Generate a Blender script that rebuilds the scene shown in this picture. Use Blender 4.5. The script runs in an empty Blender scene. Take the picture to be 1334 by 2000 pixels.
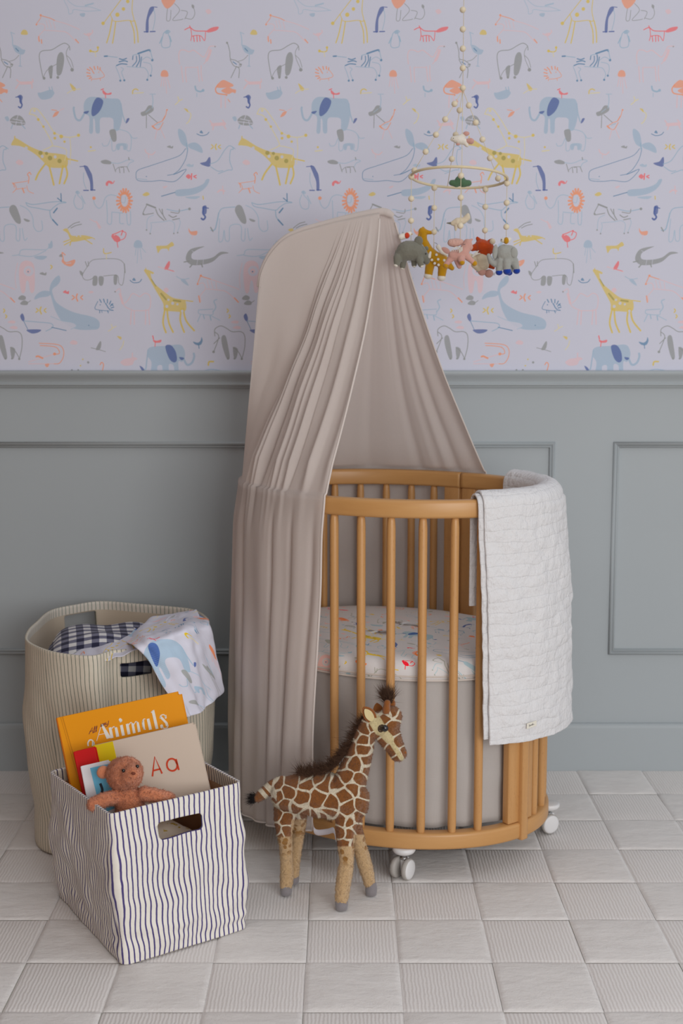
import bpy, bmesh, math, random
import numpy as np
from mathutils import Vector, Matrix, noise

PI = math.pi
R = math.radians
# ------------------------------------------------------------------ camera
CAM_H, CAM_D, FPX = 1.233, 3.774, 2700.0          # height, distance to wall, focal length in px of a 1334x2000 frame
PITCH = math.atan(360.0 / FPX)
cam_data = bpy.data.cameras.new('camera')
cam = bpy.data.objects.new('camera', cam_data)
bpy.context.scene.collection.objects.link(cam)
cam.location = (0, -CAM_D, CAM_H)
cam.rotation_euler = (PI / 2 - PITCH, 0, 0)
cam_data.sensor_fit = 'VERTICAL'
cam_data.sensor_height = 36.0
cam_data.lens = 36.0 * FPX / 2000.0
cam_data.dof.use_dof = True
cam_data.dof.focus_distance = 2.9
cam_data.dof.aperture_fstop = 5.0
cam_data.clip_start = 0.05
bpy.context.scene.camera = cam
# ------------------------------------------------------------------ world, lights, exposure
w = bpy.data.worlds.new('world'); bpy.context.scene.world = w
w.use_nodes = True
bg = w.node_tree.nodes['Background']
bg.inputs[0].default_value = (0.94, 0.965, 1.0, 1)
bg.inputs[1].default_value = 0.80

def area(name, loc, aim, size, size_y, power, col):
    d = bpy.data.lights.new(name, 'AREA'); d.shape = 'RECTANGLE'
    d.size, d.size_y, d.energy, d.color = size, size_y, power, col
    o = bpy.data.objects.new(name, d); bpy.context.scene.collection.objects.link(o)
    o.location = loc
    o.rotation_euler = (Vector(aim) - Vector(loc)).to_track_quat('-Z', 'Y').to_euler()
    return o
area('window_light', (1.5, -4.9, 1.4), (-0.1, -0.4, 0.7), 2.2, 1.9, 100, (1.0, 0.995, 0.985))
sc = bpy.context.scene
sc.view_settings.view_transform = 'Standard'
sc.view_settings.look = 'None'
sc.view_settings.exposure = -0.35
sc.view_settings.gamma = 1.0
sc.view_settings.use_curve_mapping = False
sc.cycles.max_bounces = 6
sc.cycles.use_denoising = True

# ------------------------------------------------------------------ helpers
COL = bpy.context.scene.collection
CP, SP = math.cos(PITCH), math.sin(PITCH)

def ray(px, py):
    a = (px - 667.0) / FPX; v = (1000.0 - py) / FPX
    return Vector((a, CP + v * SP, -SP + v * CP))
CAMP = Vector((0, -CAM_D, CAM_H))
def at(px, py, Y=None, z=None):
    """world point seen at a photo pixel on the plane y=Y or z=z"""
    d = ray(px, py)
    t = (Y + CAM_D) / d.y if Y is not None else (z - CAM_H) / d.z
    return CAMP + d * t
def pxm(Y, z=0.8):
    """pixels per metre near depth Y"""
    return FPX / ((Y + CAM_D) * CP + (CAM_H - z) * SP)

def lin(c):
    return tuple(((x / 255) / 12.92 if x / 255 <= 0.04045 else ((x / 255 + 0.055) / 1.055) ** 2.4) for x in c)

def obj(name, me, m=None, parent=None, smooth=True):
    o = bpy.data.objects.new(name, me); COL.objects.link(o)
    if m is not None:
        for mm in (m if isinstance(m, (list, tuple)) else [m]): me.materials.append(mm)
    if smooth:
        me.polygons.foreach_set('use_smooth', [True] * len(me.polygons))
    if parent is not None: o.parent = parent; o.matrix_parent_inverse = parent.matrix_basis.inverted()
    return o
def tag(o, label=None, cat=None, group=None, kind=None):
    if label: o['label'] = label
    if cat: o['category'] = cat
    if group: o['group'] = group
    if kind: o['kind'] = kind
    return o
def thing(name, label, cat, loc=(0, 0, 0), group=None):
    o = bpy.data.objects.new(name, None); COL.objects.link(o); o.location = loc
    o.empty_display_size = 0.05
    return tag(o, label, cat, group)
def from_bm(bm):
    me = bpy.data.meshes.new('m'); bm.to_mesh(me); bm.free(); return me
def grid_mesh(P, closed_u=False, uvs=None):
    """P[i][j] -> points, i along u, j along v"""
    nu, nv = len(P), len(P[0])
    verts = [tuple(p) for row in P for p in row]
    faces, fuv = [], []
    for i in range(nu if closed_u else nu - 1):
        i2 = (i + 1) % nu
        for j in range(nv - 1):
            faces.append((i * nv + j, i2 * nv + j, i2 * nv + j + 1, i * nv + j + 1))
            if uvs:
                ui2 = uvs[i + 1] if i + 1 < len(uvs) else uvs[i2]
                fuv += [uvs[i][j], ui2[j], ui2[j + 1], uvs[i][j + 1]]
    me = bpy.data.meshes.new('m'); me.from_pydata(verts, [], faces)
    if uvs:
        l = me.uv_layers.new(name='UVMap'); l.data.foreach_set('uv', [c for u in fuv for c in u])
    me.update(); return me
def baked(me, mods):
    """apply a list of (type, {props}) modifiers to a mesh and return the new mesh"""
    o = bpy.data.objects.new('tmp', me); COL.objects.link(o)
    for t, props in mods:
        m = o.modifiers.new(t, t)
        for k, v in props.items(): setattr(m, k, v)
    dg = bpy.context.evaluated_depsgraph_get()
    dg.update()
    r = bpy.data.meshes.new_from_object(o.evaluated_get(dg), depsgraph=dg)
    bpy.data.objects.remove(o)
    return r
def box_bm(bm, size, mat=Matrix.Identity(4)):
    r = bmesh.ops.create_cube(bm, size=1.0, matrix=mat @ Matrix.Diagonal((*size, 1)))
    return r['verts']
def rbox(size, mat=Matrix.Identity(4), bev=0.003, seg=2):
    bm = bmesh.new(); box_bm(bm, size)
    bmesh.ops.bevel(bm, geom=bm.edges[:], offset=bev, segments=seg, affect='EDGES', profile=0.6)
    bmesh.ops.transform(bm, matrix=mat, verts=bm.verts)
    return from_bm(bm)
def frame(origin, xdir, zdir):
    x = xdir.normalized(); y = zdir.cross(x).normalized(); z = x.cross(y).normalized()
    m = Matrix((x, y, z)).transposed().to_4x4(); m.translation = origin
    return m
def tube_into(bm, pts, r, n=8, closed=False, cap=True):
    """sweep a circle along pts; r may be a list"""
    pts = [Vector(p) for p in pts]; N = len(pts); rings = []
    ref = None
    for i, p in enumerate(pts):
        a = pts[i - 1] if (i > 0 or closed) else p
        b = pts[(i + 1) % N] if (i < N - 1 or closed) else p
        t = (b - a).normalized()
        if ref is None: ref = t.orthogonal().normalized()
        ref = (ref - t * ref.dot(t)).normalized()
        s = t.cross(ref); rr = r[i] if isinstance(r, (list, tuple)) else r
        rings.append([bm.verts.new(p + (ref * math.cos(2 * PI * k / n) + s * math.sin(2 * PI * k / n)) * rr) for k in range(n)])
    for i in range(N if closed else N - 1):
        A, B = rings[i], rings[(i + 1) % N]
        for k in range(n): bm.faces.new((A[k], A[(k + 1) % n], B[(k + 1) % n], B[k]))
    if cap and not closed:
        bm.faces.new(rings[0][::-1]); bm.faces.new(rings[-1])
def tube(pts, r, n=8, closed=False):
    bm = bmesh.new(); tube_into(bm, pts, r, n, closed); return from_bm(bm)
def lathe_into(bm, prof, mat, n=24):
    rings = []
    for rr, z in prof:
        rings.append([bm.verts.new(mat @ Vector((rr * math.cos(2 * PI * k / n), rr * math.sin(2 * PI * k / n), z))) for k in range(n)])
    for A, B in zip(rings, rings[1:]):
        for k in range(n): bm.faces.new((A[k], A[(k + 1) % n], B[(k + 1) % n], B[k]))
    bm.faces.new(rings[0][::-1]); bm.faces.new(rings[-1])
def catmull(pts, n=8, closed=False):
    P = [Vector(p) if not isinstance(p, Vector) else p for p in pts]; N = len(P)
    if N < 3: 
        return [P[0].lerp(P[-1], k / n) for k in range(n + 1)]
    out = []
    for i in range(N if closed else N - 1):
        if closed: a, b, c, d = P[(i - 1) % N], P[i], P[(i + 1) % N], P[(i + 2) % N]
        else: a, b, c, d = P[max(i - 1, 0)], P[i], P[i + 1], P[min(i + 2, N - 1)]
        for k in range(n):
            t = k / n
            out.append(0.5 * ((2 * b) + (c - a) * t + (2 * a - 5 * b + 4 * c - d) * t * t + (3 * b - a - 3 * c + d) * t ** 3))
    if not closed: out.append(P[-1].copy())
    return out
def ico_into(bm, c, r, sub=2, scale=(1, 1, 1), rot=None):
    m = Matrix.Translation(c) @ (rot.to_4x4() if rot else Matrix.Identity(4)) @ Matrix.Diagonal((*scale, 1))
    bmesh.ops.create_icosphere(bm, subdivisions=sub, radius=r, matrix=m)
def sphere(c, r, scale=(1, 1, 1), sub=2, rot=None):
    bm = bmesh.new(); ico_into(bm, Vector(c), r, sub, scale, rot); return from_bm(bm)
def blob(chains, voxel, smooth=4, ell=(), fuzz=0.0):
    """one continuous skin over tapered capsule chains [(Vector, r), ...] and ellipsoids (c, (rx,ry,rz), rot)"""
    bm = bmesh.new()
    for ch in chains:
        for (a, ra), (b, rb) in zip(ch, ch[1:]):
            L = (b - a).length; n = max(2, int(L / (min(ra, rb) * 0.22)))
            for k in range(n + 1):
                t = k / n; ico_into(bm, a.lerp(b, t), ra + (rb - ra) * t, 2)
        if len(ch) == 1: ico_into(bm, ch[0][0], ch[0][1], 2)
    for c, s, rot in ell: ico_into(bm, c, 1.0, 3, s, rot)
    me = baked(from_bm(bm), [('REMESH', dict(mode='VOXEL', voxel_size=voxel)), ('SMOOTH', dict(iterations=smooth, factor=0.6))])
    fz = fuzz or voxel * 0.35
    nv = len(me.vertices); co = np.empty(nv * 3, np.float32); nr = np.empty(nv * 3, np.float32)
    me.vertices.foreach_get('co', co); me.vertex_normals.foreach_get('vector', nr)
    am = np.array([0.5 + noise.noise(c * (0.45 / voxel)) + 0.6 * noise.noise(c * 60) for c in (Vector(x) for x in co.reshape(-1, 3).tolist())], np.float32) * fz
    me.vertices.foreach_set('co', co + nr * np.repeat(am, 3))
    me.update(); return me

# ------------------------------------------------------------------ materials
class NT:
    def __init__(s, name):
        s.m = bpy.data.materials.new(name); s.m.use_nodes = True; s.t = s.m.node_tree
        s.bsdf = s.t.nodes['Principled BSDF']; s.out = s.t.nodes['Material Output']
    def n(s, typ, **k):
        nd = s.t.nodes.new(typ)
        for a, b in k.items():
            if a.startswith('i_'): nd.inputs[a[2:].replace('_', ' ')].default_value = b
            else: setattr(nd, a, b)
        return nd
    def l(s, a, b): s.t.links.new(a, b)
    def math(s, op, a, b=0.0, c=0.0):
        nd = s.n('ShaderNodeMath', operation=op)
        for i, x in enumerate((a, b, c)):
            if hasattr(x, 'links') or hasattr(x, 'is_linked'): s.l(x, nd.inputs[i])
            else: nd.inputs[i].default_value = x
        return nd.outputs[0]
    def mix(s, f, a, b):
        nd = s.n('ShaderNodeMix', data_type='RGBA')
        for i, x in ((0, f), (6, a), (7, b)):
            if hasattr(x, 'is_linked'): s.l(x, nd.inputs[i])
            else: nd.inputs[i].default_value = x if i == 0 else (*x, 1)
        return nd.outputs[2]
    def coord(s, which='Object'): return s.n('ShaderNodeTexCoord').outputs[which]
    def noise(s, vec, scale, detail=3, rough=0.5):
        nd = s.n('ShaderNodeTexNoise'); nd.inputs['Scale'].default_value = scale
        nd.inputs['Detail'].default_value = detail; nd.inputs['Roughness'].default_value = rough
        s.l(vec, nd.inputs['Vector']); return nd.outputs['Fac']
    def mapping(s, vec, scale=(1, 1, 1), rot=(0, 0, 0)):
        nd = s.n('ShaderNodeMapping'); nd.inputs['Scale'].default_value = scale; nd.inputs['Rotation'].default_value = rot
        s.l(vec, nd.inputs['Vector']); return nd.outputs[0]
    def bump(s, h, strength=0.3, dist=0.002, prev=None):
        nd = s.n('ShaderNodeBump'); nd.inputs['Strength'].default_value = strength; nd.inputs['Distance'].default_value = dist
        s.l(h, nd.inputs['Height'])
        if prev is not None: s.l(prev, nd.inputs['Normal'])
        return nd.outputs[0]
    def ramp(s, f, stops):
        nd = s.n('ShaderNodeValToRGB'); e = nd.color_ramp.elements
        while len(e) < len(stops): e.new(0.5)
        for el, (p, c) in zip(e, stops): el.position = p; el.color = (*c, 1)
        s.l(f, nd.inputs[0]); return nd.outputs[0]
    def done(s, color=None, rough=0.7, normal=None, sheen=0.0, spec=0.3):
        b = s.bsdf
        if color is not None:
            if hasattr(color, 'is_linked'): s.l(color, b.inputs['Base Color'])
            else: b.inputs['Base Color'].default_value = (*color, 1)
        b.inputs['Roughness'].default_value = rough
        b.inputs['Specular IOR Level'].default_value = spec
        if sheen:
            b.inputs['Sheen Weight'].default_value = sheen; b.inputs['Sheen Roughness'].default_value = 0.5
        if normal is not None: s.l(normal, b.inputs['Normal'])
        return s.m
def plain(name, c, rough=0.6, nscale=0, nstr=0.2, dist=0.001, spec=0.3, sheen=0, var=0.06):
    t = NT(name); cl = lin(c); co = t.coord()
    if nscale:
        f = t.noise(co, nscale, 4)
        col = t.mix(f, tuple(x * (1 - var) for x in cl), tuple(min(1, x * (1 + var)) for x in cl))
        return t.done(col, rough, t.bump(f, nstr, dist), sheen, spec)
    return t.done(cl, rough, None, sheen, spec)
def felt(name, c, fuzz=500, strength=0.5, dist=0.002, var=0.16):
    t = NT(name); cl = lin(c); co = t.coord()
    f = t.noise(co, fuzz, 4, 0.7); g = t.noise(co, 60, 2)
    col = t.mix(t.math('MULTIPLY', t.math('ADD', f, g), 0.5), tuple(x * (1 - var) for x in cl), tuple(min(1, x * (1 + var)) for x in cl))
    return t.done(col, 0.95, t.bump(f, strength, dist), 0.35, 0.1)
def linen(name, c, weave=900, strength=0.25, transl=0.0, var=0.05):
    t = NT(name); cl = lin(c); co = t.coord('UV')
    a = t.noise(t.mapping(co, (weave, weave * 0.06, 1)), 1, 2); b = t.noise(t.mapping(co, (weave * 0.06, weave, 1)), 1, 2)
    f = t.math('MULTIPLY', t.math('ADD', a, b), 0.5)
    col = t.mix(f, tuple(x * (1 - var) for x in cl), tuple(min(1, x * (1 + var)) for x in cl))
    m = t.done(col, 0.9, t.bump(f, strength, 0.0008), 0.25, 0.1)
    if transl:
        tr = t.n('ShaderNodeBsdfTranslucent'); t.l(col, tr.inputs[0])
        mx = t.n('ShaderNodeMixShader'); mx.inputs[0].default_value = transl
        t.l(t.bsdf.outputs[0], mx.inputs[1]); t.l(tr.outputs[0], mx.inputs[2]); t.l(mx.outputs[0], t.out.inputs[0])
    return m
# ------------------------------------------------------------------ the animal print (drawn stroke by stroke, used on wallpaper, sheet and muslin)
PRINT_W, PRINT_H, PRINT_Z0 = 0.604, 1.0, 1.105
INK = dict(B=(146, 163, 180), N=(76, 92, 142), T=(138, 160, 178), D=(88, 122, 152), G=(132, 134, 134), Y=(190, 168, 88),
           V=(150, 140, 85), L=(194, 184, 146), O=(212, 138, 108), R=(212, 98, 100), P=(195, 169, 174), A=(150, 167, 183), W=(178, 178, 190))
C1 = """
Y 0 65 838 85 802 110 808 180 850 260 880 340 890 388 905 388 965 330 972 280 965 245 930 200 890 130 850 90 842
Y 10 262 950 225 1000 207 1040|Y 10 285 960 300 1020 312 1070|Y 10 365 960 355 1010 345 1062|Y 10 380 960 390 1010 372 1062|Y 7 385 918 450 932|Y 6 85 802 86 790
W o9 152 857|W o9 245 905|W o9 320 908|V o13 290 915|V o12 345 932|V o12 235 885|V o9 270 888
L 5 170 660 185 630 205 628 225 640 270 700 320 770 395 795 462 783|L 5 170 660 195 665 215 680 260 750 298 820 300 845 250 870|L 4 405 800 410 870 405 950|L 4 300 845 340 850 385 870 375 930
Y o8 222 692|Y o7 252 733|Y o8 316 772|Y o8 318 800|Y o11 355 790|Y o7 374 820|Y o9 455 783|L o8 200 640
B 0 495 580 520 562 560 562 640 570 690 575 705 620 708 680 690 750 660 750 655 690 615 680 580 690 578 765 555 765 550 700 540 690 538 765 517 765 518 680 490 655 485 610
B 11 492 650 465 695 440 685 428 640 428 622|B 7 700 600 710 660 725 705|N 0 728 715 735 688 750 685 742 705|N 0 562 565 598 585 580 640 545 672 530 660 535 610|N 0 485 648 515 642 505 658 490 657
R 0 595 520 620 540 645 535 640 548 600 545|R 4 610 545 612 568|R 5 585 520 600 514
A 4 640 755 690 750 740 765 760 800 755 868 735 868 735 835 680 835 670 868 650 868 645 800 625 840 600 845 592 830|G 0 635 755 668 752 675 810 655 820 640 790|A 4 755 780 770 800 795 798|B 0 680 836 730 836 730 866 716 866 712 846 697 846 692 866 678 866
G 4 250 450 235 380 228 320 245 295 300 288 345 262 375 250 400 265 405 290|G 0 345 305 365 308 372 350 358 420 340 438 328 420 330 340|G 0 280 395 305 380 302 445 290 448|G 3 400 270 385 300 390 340 415 395|G o10 418 404|G 3 385 320 410 345 425 390|G o8 256 453|G o7 295 448|G o8 335 448|G 3 250 450 275 405 330 370
O 4 235 90 290 105 320 120|P 4 320 120 390 140 460 170|O 3 208 142 235 105 235 90|P 4 208 142 250 140 260 165 225 210 222 235|P 4 260 175 340 180 390 190 440 240|O 6 240 230 242 250|O 6 225 212 228 240|O 6 438 228 455 248|P 3 268 120 278 160|P 3 285 115 298 160|P 3 310 125 320 165|O o6 236 88|O o5 212 142
Y 4 700 0 640 80 600 135|Y o10 597 135|Y 4 770 -20 765 60 775 120 740 118 680 124 655 120|Y 6 650 110 635 190 618 248|Y 6 670 125 662 190 652 250|Y 6 755 120 775 180 780 250|Y 6 780 120 795 180 800 245|Y o10 740 8|Y o10 715 52|Y o12 680 85|Y 4 640 85 650 110|Y 4 700 0 720 -40 760 -60
N 0 868 45 885 38 893 52 880 75 862 110 860 180 845 184 845 130 855 80|N 4 885 40 910 42|T 3 890 55 898 90 895 130 885 175|N 6 835 184 858 184|N 6 870 183 898 182
O 0 938 -10 1012 -10 1005 22 970 50 945 28|G 3 970 50 965 115 985 115 990 60|G 3 1010 20 1040 60 1000 115 1040 115 1060 110|G 3 1050 60 1085 70 1070 110|G 3 1075 105 1110 110 1128 80 1120 40|G 0 1112 25 1125 35 1120 50 1110 40
R 5 1070 172 1100 160 1130 178 1195 180|R 0 1195 180 1225 160 1265 155 1255 175 1210 188|R 4 1105 165 1110 205 1105 235|R 4 1110 210 1140 205 1165 210 1185 235 1190 185|R 5 1120 208 1125 240|R 5 1140 207 1142 240|R 5 1155 208 1158 238|R 5 1098 150 1105 165
T 4 955 185 970 175 985 183 975 195 985 230 985 265 970 275 945 275 935 255 945 200 955 185|T 6 940 215 925 250|T 6 983 210 992 240|T 0 958 180 978 178 972 195 958 195
D 8 605 326 622 325|T 4 625 326 680 332|T 4 770 320 800 312|D 9 800 310 860 290 870 296|T 4 870 290 880 330 885 345|D o7 882 348|D 6 692 340 712 345 732 338|D 6 675 380 700 370 735 372|D 6 690 358 720 352 738 357|D 6 806 318 808 350 790 386|D 5 790 325 790 355 768 382|D 5 770 325 768 345|D 5 820 330 812 385
T 3 670 385 685 420 700 465|T 3 700 390 715 400 705 420 722 465|T 3 735 385 800 390 840 395 860 430 852 460|T 3 830 360 870 370 880 400 872 435|T 3 820 350 850 330 880 345|D o6 697 467|D o6 720 465|D o6 853 462|D o6 873 438
P 5 1040 370 1035 320 1045 292 1070 290 1095 300 1120 290 1150 310 1180 330 1200 300 1215 270 1250 268|P 16 1197 348 1210 320 1218 292|P 5 1050 385 1055 430 1060 475|P 5 1075 390 1075 430 1080 475|P 5 1145 385 1150 430 1155 470|P 5 1165 380 1165 430 1172 468|P 4 1075 390 1145 390|P 4 1180 370 1200 345|G o4 1245 270
Y 6 520 295 545 300 565 295 568 272|Y o8 524 295|Y o7 567 275|L 4 550 300 555 328
O 6 505 400 520 408|O 6 503 420 522 425|O 6 505 440 524 440|O 6 520 390 534 404|O 6 545 385 550 402|O 6 565 385 567 400|O 6 580 392 578 405|O 6 517 455 530 448|O 5 535 410 545 425|O 3 580 402 605 440 570 455 530 458|O o3 572 418|O 3 530 458 530 468|O 3 580 455 582 466
O 0 933 442 935 415 952 405 970 415 973 443|P 4 940 445 932 500|P 4 950 445 948 500|P 4 958 445 965 540|P 4 968 445 985 510
O 0 -40 525 0 505 25 515 45 520 42 540 25 535 0 545|O 4 0 575 12 590
B 0 218 540 240 535 280 522 300 520 315 535 310 550 290 570 240 575|B 5 290 525 285 505|B 5 305 522 300 503
P 8 98 462 120 476 190 474|P 16 122 482 180 480|P 7 110 485 92 512|P 7 185 485 186 510|P 6 190 458 192 475
Y 0 405 482 438 510 435 525 420 522|L 4 390 540 420 522 465 515
N 0 100 560 118 548 132 560 128 585 130 605 118 590 112 572|N 8 118 560 118 590 128 606 120 624 108 618|N 5 92 563 112 558
G 0 58 695 90 668 125 675 148 712 130 726 78 722|W 4 75 688 132 700|W 4 105 668 98 690|W 4 60 704 145 714|W 4 96 703 92 724|W 4 122 704 128 722|B 0 28 680 46 674 54 694 42 702|B 6 72 724 66 744|B 6 130 726 146 744
O 0 305 678 320 650 342 645 330 668|O 4 300 635 330 640|P 4 345 640 370 628
B 0 75 262 100 265 130 285 147 290 138 312 120 315 90 300|A 5 74 262 72 220 65 190|A 4 62 186 85 196|B 4 118 312 118 380|B 4 110 382 126 384|D 5 92 280 108 296
G 4 -13 245 -5 262 5 300 10 340 40 350 72 375 60 388 30 380 8 345|D 5 25 358 45 372|G 4 45 385 15 450|G 4 45 385 62 400 60 450|G 3 55 355 85 345 110 320|G o6 -12 248|G 6 62 376 74 372
Y 0 122 190 135 172 155 178 160 200 125 200
P 6 488 195 510 205 535 190 535 175|P 4 510 205 525 235|P 0 500 195 530 190 520 210
A 3 370 0 395 50 400 80 420 75 430 55 500 65 585 60|A 3 390 0 440 35 520 40 580 60|B 0 462 80 492 76 488 96 470 94|A 8 495 32 540 20
G 0 815 652 840 640 860 612 885 615 888 640 860 660 825 672|A 5 882 625 886 580 882 548|A 4 868 545 900 545|G 4 848 665 848 740|G 4 860 665 910 708|A 3 845 650 870 630
O 4 885 730 915 710 940 700 958 670 965 640|O 4 885 735 920 750 945 710|O 8 882 730 895 742|P 4 910 750 898 805|P 4 930 745 955 800|B 4 905 725 930 715|O o5 967 636|O 4 940 700 955 672
L 5 1015 605 1035 585 1030 560|L 5 1035 585 1055 575|L 5 1080 640 1105 662 1095 700 1080 715|Y 0 1065 628 1085 632 1088 650
P 18 1230 722 1300 717|P 7 1215 698 1230 718|P 7 1238 728 1232 750|P 7 1295 725 1308 746|P 7 1288 695 1300 710
T 9 1130 500 1137 522 1160 530 1178 522|T o8 1176 523|A 4 1140 540 1140 560
O 0 1258 490 1290 463 1325 475 1350 490 1345 502 1300 508 1258 507|O 7 1262 490 1248 515 1260 540 1310 548|O o5 1312 550|P 6 1280 555 1280 622|P 6 1305 560 1305 622
D 3 1075 860 1040 900 960 930 870 960 800 985 788 1015 800 1045 870 1050 930 1045 1000 1052 1040 1030 1078 980 1020 1005 970 1015|D 3 1088 860 1075 920 1040 980 1005 1010 1060 985|T 3 795 1035 850 1040|D o3 848 1022
B 0 1035 745 1070 770 1085 830 1080 850 1050 830 1032 780|B 0 1090 835 1130 825 1165 850 1172 885 1130 870 1095 855|T 8 1080 830 1085 865
N 0 1158 945 1192 935 1208 912 1218 915 1216 962 1185 960|T 4 1215 950 1260 930 1300 870 1325 845 1345 850 1350 865 1335 870 1330 930 1345 980 1320 985 1265 1005|T 4 1220 965 1260 990 1290 988|T 4 1345 850 1362 862
Y 6 1225 838 1235 850 1222 862|Y 7 1252 835 1246 850 1252 865|Y 6 1276 840 1264 850 1278 860|A 0 1078 957 1095 948 1108 955 1120 950 1118 965 1095 966
R 0 1076 1022 1090 1008 1105 1020 1095 1036|R 7 1110 1006 1108 1038|R 6 1136 1015 1122 1022 1136 1030
G 0 585 932 615 925 645 938 640 950 610 950 590 944|A 4 645 942 690 945 745 925 775 932 750 945 740 965|G 4 655 950 670 995|G 4 690 970 695 1000|G 4 700 970 715 970 718 1000|G 4 735 965 748 995|G 3 670 985 690 968 735 965|G 5 745 912 748 925
N 0 485 960 505 962 520 985 535 1020 540 1095 525 1100 520 1050 500 1000|N 4 463 965 490 962|T 3 485 1000 485 1050 500 1095|N 6 485 1102 512 1102|N 6 525 1100 550 1100
P 6 840 865 850 885 880 895 898 880|P 4 860 895 862 915|R 0 613 1072 615 1055 632 1045 652 1055 648 1066 630 1060 624 1076|R 4 655 1062 662 1048|G 0 966 850 985 842 992 850 1002 844 1000 858 985 857
Y o6 526 852|L 6 512 875 552 870|D 4 1140 775 1165 785 1195 780 1210 765|D 0 1156 768 1166 755 1176 772|P 0 92 940 108 925 130 932 134 950 110 955|Y 6 768 542 770 524 785 515 800 522|L 5 778 540 830 536
O 3 80 1060 150 1050 165 1045|O 5 165 1060 168 1025 160 1010 172 998 180 1010|O 3 85 1065 95 1090 75 1115|O 7 130 1090 140 1115|O 3 155 1075 165 1105 195 1120|O 3 95 1095 150 1088|O 4 72 1058 80 1068|O 4 80 1060 84 1085|P 0 1190 62 1210 52 1225 70 1205 82"""
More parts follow.
